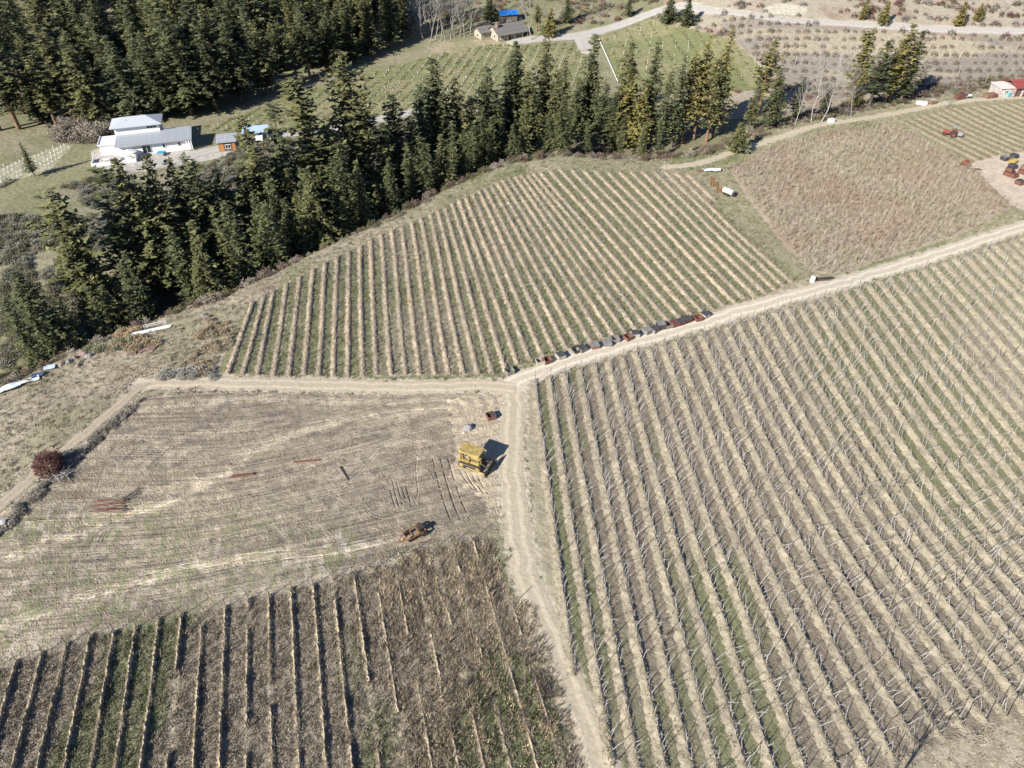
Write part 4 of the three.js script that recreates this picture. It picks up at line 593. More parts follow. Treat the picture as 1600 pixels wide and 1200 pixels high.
{ // rough dark weeds down the bank, sagebrush on the far slope, brush under the trees
  const B = { sage: [mound(11, 0.9, 0.8, 260, 0.24), mound(12, 0.8, 0.7, 260, 0.24)], brush: [mound(13, 1.3, 1.6, 320, 0.34), mound(14, 1.1, 1.9, 320, 0.34)] }, mat = leafMat([1, 1, 1]);
  const S = new Scatter(601), r = rng(602), bank = line([[218, 622], [180, 655], [140, 690], [110, 715], [70, 755], [30, 795], [-20, 840]]);
  for (let i = 0; i < 190; i++) { const k = r() * (bank.length - 1), j = Math.floor(k), t = k - j, x = lerp(bank[j][0], bank[j + 1][0], t) + (r() - 0.2) * 1.3, f = lerp(bank[j][1], bank[j + 1][1], t) + (r() - 0.8) * 1.3; if (noise(k * 3, 4) < 0.3) continue; S.add('sage', x, f, 0.35 + 0.5 * r(), tone(r() < 0.5 ? [0.16, 0.15, 0.12] : [0.33, 0.29, 0.24], r)); }
  S.build('bank_weeds', 'line of dark rough weeds along the foot of the bank at the left', 'weeds', B, mat);
  const G = new Scatter(611); for (let i = 0; i < 9000; i++) { const x = -150 + 190 * r(), f = rimF(x) + 10 + 90 * r(); const q = toPix(x, hgt(x, f), f); if (q[0] < -40 || q[0] > 640 || q[1] < 205 + (q[0] > 330 ? 20 : 55) && q[0] < 420 || inside(Z_WHITEV, x, f) || inside(Z_GREEN1, x, f) || near2(FAR_ROADS[0].line, x, f) < 4.5) continue; if (inside(Z_HYARD, x, f) || inside(Z_LEFTG, x, f) || noise(x * 0.09, f * 0.09) < 0.18) continue; G.add('sage', x, f, 0.7 + 0.8 * r(), tone(r() < 0.55 ? [0.215, 0.205, 0.165] : [0.135, 0.125, 0.075], r, 0.4)); }
  G.build('sagebrush', 'grey green sagebrush on the slope behind the left end of the tree belt', 'sagebrush', B, mat);
  const U = new Scatter(621); for (let i = 0; i < 2600; i++) { const x = -100 + 265 * r(), s = r() * 26, f = rimF(x) + 1.5 + s; const q = toPix(x, hgt(x, f), f); if (q[0] < -30 || q[0] > 1640 || (x > 45 && s > 14)) continue; U.add(r() < 0.5 ? 'sage' : 'brush', x, f, 0.45 + 0.55 * r(), tone(r() < 0.3 ? [0.3, 0.25, 0.2] : r() < 0.5 ? [0.13, 0.12, 0.06] : [0.16, 0.11, 0.085], r, 0.4)); }
  U.build('undergrowth', 'brown and grey brush along the rim and under the tree belt', 'undergrowth', B, mat);
  const F = new Scatter(631); for (let i = 0; i < 5000; i++) { const x = -60 + 320 * r(), f = 232 + 190 * r(), q = toPix(x, hgt(x, f), f); if (q[0] < 600 || q[0] > 1640 || q[1] < -40 || FAR_ROADS.some(t => near2(t.line, x, f) < t.w + 1) || inside(Z_GREEN2, x, f) || inside(Z_GREEN3, x, f) || inside(Z_ORCH1, x, f) || inside(Z_ORCH2, x, f) || inside(Z_TAN, x, f) || q[0] < 1000 && q[1] > 40) continue; if (noise(x * 0.06, f * 0.06) < 0.33 || inside(Z_CLIFF, x, f)) continue; F.add('brush', x, f, 0.5 + 0.6 * r(), tone(r() < 0.4 ? [0.2, 0.1, 0.08] : r() < 0.6 ? [0.3, 0.27, 0.24] : [0.15, 0.15, 0.07], r, 0.4)); }
  { const z = poly([[85, 222], [100, 175], [190, 168], [200, 205], [150, 224]]), H = new Scatter(635); for (let i = 0; i < 420; i++) { const x = lerp(z.bb[0], z.bb[2], r()), f = lerp(z.bb[1], z.bb[3], r()); if (inside(z, x, f)) H.add('brush', x, f, 0.8 + 0.8 * r(), tone([0.26, 0.225, 0.18], r, 0.4), 1.2); } H.build('thicket', 'pale brown leafless thicket between the white house and the wood', 'thicket', B, mat); }
  F.build('hillside_scrub', 'russet and grey scrub above the hillside road', 'scrub', B, mat);
  const W = new Scatter(641); for (const [px, py, n, sx, sf, c] of [[210, 538, 26, 4, 2, [0.36, 0.27, 0.16]], [200, 520, 14, 2, 1, [0.4, 0.29, 0.17]], [290, 585, 30, 5, 1.2, [0.3, 0.29, 0.25]], [330, 540, 50, 3, 8, [0.33, 0.26, 0.17]], [180, 540, 20, 5, 2, [0.2, 0.2, 0.12]]]) { const p = P(px, py); for (let i = 0; i < n; i++) { const x = p[0] + (r() - 0.5) * 2 * sx, f = p[1] + (r() - 0.5) * 2 * sf; W.add('sage', x, f, 0.5 + 0.7 * r(), tone(c, r, 0.4)); } }
  W.build('bank_shrubs', 'tawny and grey low shrubs at the left end of the middle block', 'shrubs', B, mat);
  // orchard trees far right and white stakes of the young plots
  const O = new Scatter(651); O.r = rng(652);
  for (const z of [Z_ORCH1, Z_ORCH2]) for (let f = z.bb[1]; f < z.bb[3]; f += 5.0) for (let x = z.bb[0]; x < z.bb[2]; x += 3.4) { const xx = x + f * 0.35 % 4.2 + r() * 0.8, ff = f + r() * 0.8; if (inside(z, xx, ff) && r() < 0.9) O.add('brush', xx, ff, 0.5 + 0.45 * r(), tone([0.27, 0.22, 0.165], r, 0.4), 1.2); }
  O.build('far_orchard', 'rows of small bare fruit trees on the far right hillside', 'orchard', B, mat);
  const TG = { tube: [0, 1].map(() => mergeGeometries([keepPN(new THREE.CylinderGeometry(0.1, 0.1, 0.7, 6).translate(0, 0.35, 0))])), post: [0, 1].map(() => keepPN(new THREE.CylinderGeometry(0.07, 0.07, 2.0, 5).translate(0, 1, 0))) };
  const T = new Scatter(661);
  for (const [z, g, st, keep, c] of [[Z_GREEN1, 3.6, 2.2, 0.55, [0.5, 0.5, 0.45]], [Z_GREEN2, 3.4, 2.6, 0.55, [0.5, 0.5, 0.44]], [Z_GREEN3, 4.6, 2.2, 0.4, [0.56, 0.53, 0.42]], [Z_WHITEV, 2.2, 1.4, 0.85, [0.75, 0.75, 0.72]]]) for (let f = z.bb[1]; f < z.bb[3]; f += st) for (let x = z.bb[0]; x < z.bb[2]; x += g) { const xx = x + (f * 0.2) % g, q = inside(z, xx, f); if (q && r() < keep * (0.35 + noise(xx * 0.05, f * 0.05))) T.add('tube', xx, f, 1, tone(c, r, 0.3)); }
  for (const z of [Z_ORCH1, Z_ORCH2]) for (let i = 0; i < 30; i++) { const x = lerp(z.bb[0], z.bb[2], r()), f = lerp(z.bb[1], z.bb[3], r()); if (inside(z, x, f)) T.add('post', x, f, 1, [0.45, 0.4, 0.33], 1.6); }
  T.build('vine_stakes', 'small white tubes and stakes marking rows in the far young plots', 'stakes', TG, std([1, 1, 1], 0.8));
  const vg = { vine: [0, 1].map(i => mound(30 + i, 0.8, 0.7, 40, 0.5)) }, Vn = new Scatter(671); // thin vine rows of the green plots
  for (const [z, g] of [[Z_GREEN1, 3.6], [Z_GREEN2, 3.4], [Z_GREEN3, 4.6]]) for (let x = z.bb[0] - 60; x < z.bb[2] + 60; x += g) for (let f = z.bb[1]; f < z.bb[3]; f += 1.6) { const xx = x + f * (z === Z_GREEN3 ? -0.1 : 0.25); if (inside(z, xx, f) && r() < 0.7) Vn.add('vine', xx, f, 0.55 + 0.3 * r(), tone([0.25, 0.22, 0.13], r, 0.3)); }
  Vn.build('far_vines', 'thin rows of low vines across the distant green plots', 'vine rows', vg, mat);
}
//OBJ-BEGIN
// ---------------------------------------------------------------- the bulldozer
const yellow = std([0.64, 0.47, 0.165], 0.7, { map: grainTex(17, 0.55, 1, 22, 22) }), steel = std([0.12, 0.10, 0.085], 0.6, { metalness: 0.4, map: GRAIN }), black = std([0.03, 0.03, 0.03], 0.8), rust = std([0.26, 0.115, 0.06], 0.85, { map: GRAIN }), worn = std([0.33, 0.29, 0.24], 0.5, { metalness: 0.5, map: GRAIN });
{
  const c = P(733, 732), ux = Math.cos(-24.6 * Math.PI / 180), uf = Math.sin(-24.6 * Math.PI / 180), vx = -uf, vf = ux; // v points away from the camera
  const x = c[0] + vx * 0.95 + ux * 0.1, f = c[1] + vf * 0.95 + uf * 0.1, o = thing('bulldozer', 'yellow crawler bulldozer with canopy and front blade parked on the bare pad', 'bulldozer', [x, hgt(x, f), -f], -24.6 * Math.PI / 180);
  for (const s of [-1, 1]) {
    const t = part('track', [rbox(3.1, 0.5, 0.3, 0, 0.45, s * 0.95, 0.2)], steel, o), sh = [];
    const loop = q => { const L = 2.6, r = 0.42, per = 2 * L + 2 * Math.PI * r; let d = ((q % 1) + 1) % 1 * per; if (d < L) return [-L / 2 + d, 2 * r, 0]; d -= L; if (d < Math.PI * r) { const a = d / r; return [L / 2 + r * Math.sin(a), r + r * Math.cos(a), -a]; } d -= Math.PI * r; if (d < L) return [L / 2 - d, 0, Math.PI]; d -= L; const a = d / r; return [-L / 2 - r * Math.sin(a), r - r * Math.cos(a), Math.PI - a]; };
    for (let k = 0; k < 38; k++) { const [tx, ty, ta] = loop(k / 38); const m = part('track_shoe', [box(0.17, 0.05, 0.52), box(0.03, 0.1, 0.52, 0.05, 0.05, 0)], worn, t); m.position.set(tx, ty + 0.03, s * 0.95); m.rotation.z = ta; }
    for (const wx of [-1.3, 1.3]) part('sprocket', cyl(0.34, 0.34, 0.34, wx, 0.45, s * 0.95, 16, 'z'), yellow, t);
    for (let k = 0; k < 5; k++) part('roller', cyl(0.13, 0.13, 0.36, -0.8 + 0.4 * k, 0.2, s * 0.95, 10, 'z'), steel, t);
  }
  part('chassis', [rbox(3.0, 0.7, 1.45, -0.05, 0.8, 0, 0.06), box(0.5, 0.4, 1.0, -1.7, 0.7, 0)], yellow, o);
  const hood = part('hood', [rbox(1.75, 0.85, 1.05, 0.75, 1.5, 0, 0.08)], yellow, o);
  part('grille', Array.from({ length: 7 }, (_, k) => box(0.04, 0.05, 0.9, 1.65, 1.2 + k * 0.1, 0)), black, hood);
  for (const s of [-1, 1]) part('louvre', Array.from({ length: 6 }, (_, k) => box(0.16, 0.42, 0.03, 0.1 + k * 0.24, 1.5, s * 0.54)), black, hood);
  part('exhaust', [cyl(0.06, 0.06, 0.75, 1.1, 2.25, 0.2, 10), cyl(0.08, 0.08, 0.35, 1.1, 2.2, 0.2, 10)], steel, o);
  for (const s of [-1, 1]) part('fender', rbox(1.5, 0.1, 0.5, -0.85, 1.25, s * 0.82, 0.04), yellow, o);
  const seat = part('seat', [rbox(0.55, 0.16, 0.6, -0.75, 1.35, 0, 0.06), rbox(0.14, 0.6, 0.6, -1.05, 1.65, 0, 0.06)], std([0.35, 0.33, 0.3], 0.8), o); seat.userData.label = 'pale worn seat';
  part('fuel_tank', rbox(0.5, 0.7, 1.3, -1.45, 1.55, 0, 0.1), yellow, o);
  part('dashboard', rbox(0.2, 0.35, 0.8, -0.15, 1.75, 0, 0.05), black, o);
  for (const [px, pz] of [[-1.5, 0.85], [-1.5, -0.85], [-0.15, 0.85], [-0.15, -0.85], [1.35, 0.85], [1.35, -0.85]]) part('canopy_post', rbox(0.12, 1.75, 0.12, px, 2.05, pz, 0.03), yellow, o);
  const roof = part('canopy', [rbox(3.35, 0.14, 1.95, -0.1, 2.95, 0, 0.06), box(3.2, 0.16, 0.06, -0.1, 2.82, 0.93), box(3.2, 0.16, 0.06, -0.1, 2.82, -0.93)], yellow, o);
  part('side_panel', [box(1.3, 0.3, 0.05, 0.62, 2.62, 0.88)], yellow, o); part('side_panel', [box(1.3, 0.3, 0.05, 0.62, 2.62, -0.88)], yellow, o);
  const bl = new THREE.CylinderGeometry(1.1, 1.1, 3.3, 14, 1, true, -Math.PI / 2 - 0.62, 1.24), blade = part('blade', [keepPN(bl.rotateX(Math.PI / 2).translate(3.85, 0.72, 0)), box(0.1, 0.14, 3.3, 2.85, 0.08, 0), box(0.06, 1.1, 0.06, 2.7, 0.65, 1.63), box(0.06, 1.1, 0.06, 2.7, 0.65, -1.63), box(0.1, 0.08, 3.32, 2.82, 1.35, 0)], steel, o);
  for (const s of [-1, 1]) part('push_arm', bar([-0.3, 0.45, s * 1.3], [2.7, 0.35, s * 1.3], 0.1, 0.09, 6), yellow, o);
  for (const s of [-1, 1]) part('hydraulic_ram', bar([1.6, 1.3, s * 0.5], [2.7, 0.8, s * 0.5], 0.05, 0.04, 6), worn, o);
}
// ---------------------------------------------------------------- wooden fruit bins along the road and in the yard
const plank = (c) => std(c, 0.9, { map: STREAK });
const BINC = { red: plank([0.28, 0.12, 0.09]), cream: plank([0.62, 0.57, 0.49]), grey: plank([0.33, 0.32, 0.3]), brown: plank([0.34, 0.2, 0.15]), dark: plank([0.09, 0.09, 0.1]), yellow: plank([0.55, 0.4, 0.12]), wine: plank([0.2, 0.075, 0.08]) };
function makeBin(col, name, label, fill) {
  const o = thing(name, label, 'bin', [0, 0, 0]), m = BINC[col];
  for (const s of [-1, 1]) { part('side_panel', [0, 1, 2].map(k => box(1.3, 0.205, 0.03, 0, 0.25 + k * 0.225, s * 0.63)), m, o); part('side_panel', [0, 1, 2].map(k => box(0.03, 0.2, 1.2, s * 0.63, 0.25 + k * 0.225, 0)), m, o); }
  for (const a of [-1, 1]) for (const b of [-1, 1]) part('corner_post', box(0.08, 0.64, 0.08, a * 0.57, 0.47, b * 0.57), m, o);
  part('base', box(1.22, 0.04, 1.22, 0, 0.14, 0), m, o); for (const k of [-1, 0, 1]) part('skid', box(1.25, 0.1, 0.1, 0, 0.05, k * 0.5), m, o);
  if (fill) part('lid', [rbox(1.32, 0.04, 1.32, 0, 0.82, 0, 0.01)], BINC[fill], o);
  return o;
}
[[796, 583, 'grey', 0, 'grey weathered fruit bin alone at the left end beside the junction'], [844, 568, 'cream', 0, 'cream fruit bin touching a red one at the left of the roadside line'], [855, 566, 'red', 0, 'red fruit bin just right of the cream one at the left of the line'], [876, 559, 'cream', 'dark', 'cream fruit bin with dark top standing alone, fourth from the left along the road'], [902, 549, 'dark', 0, 'dark broken fruit bin tilted on the road verge'], [909, 548, 'grey', 'dark', 'grey bin leaning against the dark broken one on the road verge'], [929, 543, 'brown', 'grey', 'brown fruit bin with grey top in the left half of the line'], [949, 539, 'grey', 'grey', 'low grey covered bin right of the brown one'], [961, 533, 'grey', 0, 'small grey bin in the wide gap of the roadside line'], [981, 530, 'red', 0, 'open red fruit bin left of the white one in the middle of the line'], [992, 525, 'cream', 'dark', 'white fruit bin with a dark top in the middle of the line'], [1011, 520, 'grey', 'grey', 'pale grey bin right of the white one'], [1022, 518, 'grey', 'dark', 'grey bin with dark cover, second of the grey group'], [1032, 513, 'dark', 'grey', 'dark blue-grey bin taller than its neighbours in the grey group'], [1043, 511, 'grey', 0, 'open grey bin at the right of the grey group'], [1053, 509, 'red', 'wine', 'leftmost red bin with wine-coloured lid in the long red row'], [1063, 506, 'wine', 'dark', 'middle wine-coloured bin of the long red row'], [1074, 502, 'wine', 'dark', 'rightmost wine-coloured bin of the long red row'], [1090, 500, 'red', 0, 'open red bin beside the white bin at the right end'], [1101, 495, 'cream', 'dark', 'white bin closing the right end of the roadside line']]
  .forEach(([px, py, c, lid, label], i) => { const o = makeBin(c, 'fruit_bin', label, lid), p = at(px, py); o.position.set(p[0], p[1] + 0.02, p[2]); o.rotation.y = 0.45 + (noise(i * 3.3, 7) - 0.5) * 0.9; if (i === 4) o.rotation.z = 0.25; if (i === 13) o.scale.y = 1.5; o.scale.x = o.scale.z = 1.06; o.userData.group = 'fruit bins along the dirt road'; });
[[1569, 250, 'dark', 'grey', 0, 'dark bin at the far left corner of the yard'], [1583, 247, 'dark', 'dark', 0, 'black bin farthest from the camera in the gravel yard'], [1582, 255, 'yellow', 0, 0, 'yellow open bin in the gravel yard'], [1581, 263, 'dark', 'dark', 0, 'low dark bin in front of the yellow one'], [1574, 274, 'red', 0, 0, 'red bin at the bottom of the left yard stack'], [1574, 274, 'red', 'dark', 1, 'dark-topped red bin on top of the left yard stack'], [1582, 277, 'red', 'wine', 0, 'red bin right of the left yard stack'], [1597, 271, 'red', 0, 0, 'red bin at the bottom of the right yard stack'], [1597, 271, 'brown', 'grey', 1, 'grey-topped brown bin on top of the right yard stack'], [1592, 288, 'red', 'dark', 0, 'red bin nearest the camera in the gravel yard']]
  .forEach(([px, py, c, lid, lv, label], i) => { const o = makeBin(c, 'fruit_bin', label, lid), p = at(px, py); o.position.set(p[0], p[1] + lv * 0.84 * 1.25 + 0.01, p[2]); o.rotation.y = 0.35 + (i % 3) * 0.12; o.scale.setScalar(1.25); o.userData.group = 'fruit bins in the gravel yard'; });
{ const o = makeBin('red', 'fruit_bin', 'small red open bin standing alone above the bulldozer', 0), p = at(767, 653); o.position.set(...p); o.rotation.y = 0.4; const q = part('liner', box(0.5, 0.5, 1.1, 0.3, 0.42, 0), BINC.dark, o); }

// ---------------------------------------------------------------- rock, scrap, implements
function rockGeo(seed, sx, sy, sz) { const g = new THREE.IcosahedronGeometry(1, 1), p = g.attributes.position; for (let i = 0; i < p.count; i++) { const x = p.getX(i), y = p.getY(i), z = p.getZ(i), s = 0.7 + 0.55 * noise(x * 1.6 + seed, y * 1.6 + z * 1.3 + seed); p.setXYZ(i, x * s * sx, Math.max(-0.2, y * s) * sy, z * s * sz); } g.computeVertexNormals(); return keepPN(g); }
const rockMat = std([0.27, 0.26, 0.26], 0.95, { flatShading: true });
{ const p = at(731, 670), o = thing('boulder', 'grey boulder on the bare pad between the red bin and the bulldozer', 'boulder', p, 0.5); part('stone', rockGeo(3, 0.9, 0.7, 0.6), rockMat, o); part('chip', rockGeo(8, 0.35, 0.2, 0.3).translate(-0.9, 0, 0.5), std([0.5, 0.42, 0.32]), o); }
{ // rusty tillage implement
  const orange = std([0.33, 0.14, 0.055], 0.85, { map: GRAIN }), o = thing('tillage_implement', 'rusty orange framed tillage implement with black tyres on the graded field', 'farm implement', at(649, 836), 0.62);
  part('frame', [bar([-1.4, 0.7, -0.7], [1.3, 0.7, -0.7], 0.09), bar([-1.4, 0.7, 0.7], [1.3, 0.7, 0.7], 0.09), bar([-1.4, 0.7, -0.8], [-1.4, 0.7, 0.8], 0.09), bar([-0.5, 0.7, -0.8], [-0.5, 0.7, 0.8], 0.08), bar([0.4, 0.7, -0.8], [0.4, 0.7, 0.8], 0.08), bar([1.3, 0.7, -0.8], [1.3, 0.7, 0.8], 0.09)], orange, o);
  part('drawbar', [bar([-1.4, 0.7, -0.6], [-2.5, 0.5, 0], 0.07), bar([-1.4, 0.7, 0.6], [-2.5, 0.5, 0], 0.07)], orange, o);
  for (const [x, z] of [[-0.9, 0.6], [-0.9, -0.6], [1.0, 0.8], [1.0, -0.8]]) { const w = part('wheel', new THREE.TorusGeometry(0.33, 0.13, 8, 18).translate(x, 0.46, z), black, o); part('rim', cyl(0.2, 0.2, 0.14, x, 0.46, z, 12, 'z'), orange, w); }
  for (let k = 0; k < 5; k++) part('disc', new THREE.SphereGeometry(0.36, 12, 5, 0, 6.283, 0, 0.7).rotateZ(-1.4).translate(-0.2 + k * 0.32, 0.3, 0.45 - k * 0.22), steel, o);
  part('housing', rbox(0.9, 0.45, 0.7, 0.85, 0.95, 0, 0.06), steel, o);
}
function pile(name, label, cat, px, py, n, len, wid, mat, turn, seed) { const o = thing(name, label, cat, at(px, py), turn), r = rng(seed); for (let i = 0; i < n; i++) { const z = (r() - 0.5) * wid, L = len * (0.6 + 0.5 * r()), a = (r() - 0.5) * 0.5, y = 0.08 + 0.3 * r() * (n > 6 ? 1 : 0.4), x = (r() - 0.5) * 0.8; part(n > 6 ? 'pole' : 'board', n > 6 ? bar([x - L / 2, y, z - a], [x + L / 2, y + 0.05, z + a], 0.055, 0.045, 5) : box(L, 0.06, 0.28, x, 0.05 + i * 0.065, z * 0.5, 0, a * 0.3, 0), Array.isArray(mat) ? mat[i % mat.length] : mat, o); } return o; }
const bleached = std([0.42, 0.37, 0.33], 0.9, { map: STREAK }), ironRed = std([0.24, 0.095, 0.06], 0.9, { map: GRAIN });
pile('pole_pile', 'heap of rusty and grey old poles on the left of the graded field', 'pole pile', 172, 793, 22, 4.6, 2.2, [ironRed, bleached, ironRed], 0.1, 31);
pile('post_heap', 'small heap of dark broken posts beside the rusty pole heap', 'post heap', 203, 776, 10, 2.6, 1.4, [steel, bleached], 0.75, 33);
pile('board_stack', 'short stack of rust-red boards on a green patch of the graded field', 'boards', 379, 744, 4, 3.0, 0.7, ironRed, 0.18, 35);
pile('old_plank', 'single long weathered reddish plank lying on the graded field', 'plank', 483, 720, 1, 3.6, 0.1, ironRed, 0.2, 37);
pile('pale_board', 'short pale board at the right tip of the reddish plank', 'board', 502, 714, 1, 1.3, 0.1, bleached, 0.5, 38);
pile('dark_plank', 'thin dark rail lying crossways on the graded field, right of the plank', 'rail', 537, 738, 1, 3.2, 0.1, steel, -1.0, 39);
{ // white pipes and sheets at the wood's edge
  const white = std([0.74, 0.75, 0.76], 0.5), o = thing('pipe_rack', 'low white pipe frame with a stack of long white pipes at the wood edge', 'pipes', at(238, 517), 0.42);
  for (let k = 0; k < 7; k++) part('pipe', bar([-3.6 + 0.3 * (k % 3), 0.12 + 0.14 * Math.floor(k / 4), -0.3 + 0.16 * (k % 4)], [3.2 - 0.3 * (k % 2), 0.14 + 0.14 * Math.floor(k / 4), -0.2 + 0.16 * (k % 4)], 0.08, 0.08, 6), white, o);
  part('frame', [bar([-1.2, 0.7, -1.3], [2.4, 0.7, -1.3], 0.05), bar([-1.2, 0, -1.3], [-1.2, 0.75, -1.3], 0.05), bar([2.4, 0, -1.3], [2.4, 0.75, -1.3], 0.05), bar([-1.2, 0.35, -1.3], [2.4, 0.35, -1.3], 0.04)], white, o);
  const sheetObj = (name, label, cat, px, py, w, d, h, turn, c, seed) => { const g = new THREE.BoxGeometry(w, 0.05, d, 20, 1, 10), p = g.attributes.position; for (let i = 0; i < p.count; i++) { const x = p.getX(i), z = p.getZ(i); p.setY(i, p.getY(i) + 0.1 + h * fbm(x * 0.9 + seed, z * 1.4 + seed, 3)); p.setX(i, x + 0.5 * (noise(z * 0.8 + seed, x) - 0.5)); p.setZ(i, z + 0.6 * (noise(x * 0.7 + seed, z) - 0.5)); } g.computeVertexNormals(); const s = thing(name, label, cat, at(px, py), turn); part('sheet', g, std(c, 0.5), s); return s; };
  sheetObj('plastic_sheet', 'long pale crumpled plastic sheet at the left edge beside the wood', 'plastic sheet', 20, 606, 7.5, 1.5, 0.6, 0.62, [0.66, 0.7, 0.72], 3);
  sheetObj('plastic_sheet', 'small blue-white crumpled plastic by the shadowed wood edge', 'plastic sheet', 78, 576, 1.5, 1.1, 0.6, 0.4, [0.55, 0.66, 0.78], 7);
  sheetObj('blue_tarp', 'small dark blue tarp in the shade left of the blue-white plastic', 'tarp', 60, 588, 1.6, 1.0, 0.5, 0.5, [0.05, 0.07, 0.15], 9);
  sheetObj('white_sheet', 'white crumpled sheet on the grass corner above the brown block', 'sheet', 1112, 268, 4.2, 1.8, 0.8, 0.1, [0.72, 0.74, 0.78], 12);
  sheetObj('white_sheet', 'small white sack at the left picture edge beside the bank', 'sack', 4, 820, 0.9, 0.8, 0.5, 0.3, [0.6, 0.6, 0.6], 15);
  const pal = (label, px, py, turn, m) => { const q = thing('pallet', label, 'pallet', at(px, py), turn); for (let k = 0; k < 6; k++) part('slat', box(0.14, 0.03, 1.1, -0.5 + k * 0.2, 0.16, 0), m, q); for (const k of [-1, 0, 1]) part('stringer', box(1.2, 0.13, 0.05, 0, 0.075, k * 0.5), m, q); q.scale.setScalar(1.3); };
  const pink = std([0.46, 0.31, 0.27], 0.9, { map: STREAK });
  pal('leftmost of three pinkish wooden pallets below the wood edge', 206, 551, 0.3, pink); pal('middle of three pinkish wooden pallets below the wood edge', 223, 547, 0.8, pink); pal('rightmost of three pinkish wooden pallets below the wood edge', 236, 545, -0.2, pink);
  pal('reddish pallet left of the white sheet on the grass corner', 1094, 268, 0.2, BINC.brown);
  const r = rng(88); [[95, 570], [108, 566], [118, 560], [130, 553], [140, 556], [46, 596], [122, 572], [318, 493], [325, 496]].forEach(([px, py], i) => { const b = thing('boulder', `${['pinkish', 'grey', 'brown'][i % 3]} boulder ${['lowest', 'second', 'third', 'fourth', 'fifth', 'sixth', 'seventh', 'eighth', 'last'][i]} in the stone heap along the wood edge`, 'boulder', at(px, py), r() * 6); part('stone', rockGeo(i * 2.7, 0.5 + 0.4 * r(), 0.45, 0.45 + 0.3 * r()), std([[0.4, 0.3, 0.27], [0.34, 0.33, 0.33], [0.28, 0.21, 0.17]][i % 3], 0.9, { map: GRAIN }), b); });
  // rusty frames and a white sprayer tank on the grass corner
  for (const [px, py, s, l] of [[1113, 280, 0.7, 'topmost of the orange rusty harrow frames on the grass corner'], [1115, 289, 1.1, 'largest orange rusty harrow frame in the middle of the grass corner'], [1124, 299, 1.0, 'orange rusty harrow frame beside the white tank']]) { const h = thing('harrow', l, 'farm implement', at(px, py), 0.3 + s), om = std([0.5, 0.22, 0.08], 0.85, { map: GRAIN }); part('frame', [-1, -0.33, 0.33, 1].map(k => bar([-1.2, 0.35, k * 0.7], [1.2, 0.35, k * 0.7], 0.06)).concat([-1, 0, 1].map(k => bar([k * 1.1, 0.35, -0.8], [k * 1.1, 0.35, 0.8], 0.06))), om, h); for (let k = 0; k < 8; k++) part('tine', bar([-1.1 + (k % 4) * 0.72, 0.35, k < 4 ? -0.6 : 0.6], [-1.1 + (k % 4) * 0.72, 0, k < 4 ? -0.6 : 0.6], 0.04), om, h); h.scale.setScalar(s); }
  const t = thing('tank_trailer', 'long white tank trailer with dark wheels on the grass corner', 'trailer', at(1137, 305), -0.85); part('tank', [cyl(0.62, 0.62, 2.6, 0, 1.0, 0, 18, 'x'), cyl(0.15, 0.15, 0.2, 0, 1.65, 0)], std([0.7, 0.68, 0.62], 0.4), t); part('chassis', [box(3.2, 0.12, 0.7, 0.1, 0.4, 0), bar([1.6, 0.4, 0], [2.6, 0.35, 0], 0.06)], steel, t); for (const s of [-1, 1]) for (const x of [-0.5, 0.4]) part('wheel', cyl(0.36, 0.36, 0.22, x, 0.36, s * 0.62, 14, 'z'), black, t); part('pump', rbox(0.5, 0.6, 0.6, 1.55, 0.75, 0), black, t);
  const k = thing('white_drum', 'white drum beside the dirt road at the right corner of the middle block', 'drum', at(1269, 440)); part('body', [cyl(0.45, 0.45, 1.1, 0, 0.55, 0, 16), cyl(0.47, 0.47, 0.06, 0, 0.8, 0, 16), cyl(0.47, 0.47, 0.06, 0, 0.35, 0, 16)], white, k); part('lid', cyl(0.2, 0.2, 0.08, 0.15, 1.14, 0, 12), std([0.5, 0.55, 0.6], 0.5), k);
  pile('pole_pile', 'dark poles lying beside the white drum along the dirt road', 'pole pile', 1287, 437, 8, 3.8, 1.0, [steel], 0.2, 61);
  for (const [px, py, l] of [[1298, 191, 'white box beside the rim path below the leafless pair'], [1436, 163, 'white crate by the dark trunks of the yellowish pines'], [1443, 164, 'second white crate right of the first by the yellowish pines']]) { const b = thing('white_crate', l, 'crate', at(px, py), 0.3); part('shell', [rbox(1.7, 0.9, 1.2, 0, 0.5, 0, 0.08)], white, b); part('lid', rbox(1.76, 0.1, 1.26, 0, 1.0, 0, 0.03), std([0.6, 0.6, 0.58], 0.6), b); part('skid', [box(1.6, 0.06, 0.1, 0, 0.03, 0.4), box(1.6, 0.06, 0.1, 0, 0.03, -0.4)], bleached, b); }
  [[1497, 155, 'red', 0], [1503, 153, 'red', 'wine'], [1550, 152, 'red', 0], [1542, 153, 'brown', 0], [1455, 162, 'brown', 'cream']].forEach(([px, py, c, lid], i) => { const b = makeBin(c, 'fruit_bin', ['red bin left of the white bag at the far end of the rim path', 'wine-lidded red bin beside the white bag at the far end of the rim path', 'red bin left of the turquoise crates by the shed', 'brown bin farther left of the turquoise crates by the shed', 'cream-lidded brown bin by the white crates'][i], lid); b.position.set(...at(px, py)); b.scale.setScalar(1.5); b.rotation.y = 0.3; });
  const tq = std([0.12, 0.42, 0.5], 0.6); for (const [px, py, l] of [[1557, 147, 'dark turquoise crate nearest the shed corner'], [1566, 150, 'light turquoise crate in front of the red-roofed shed'], [1574, 151, 'turquoise crate right of the light one before the shed']]) { const b = thing('turquoise_crate', l, 'crate', at(px, py), 0.4); part('shell', [rbox(1.5, 1.1, 1.2, 0, 0.6, 0, 0.06)], tq, b); part('rim', [box(1.6, 0.1, 1.3, 0, 1.18, 0)], tq, b); part('skid', [box(1.4, 0.08, 1.1, 0, 0.04, 0)], bleached, b); }
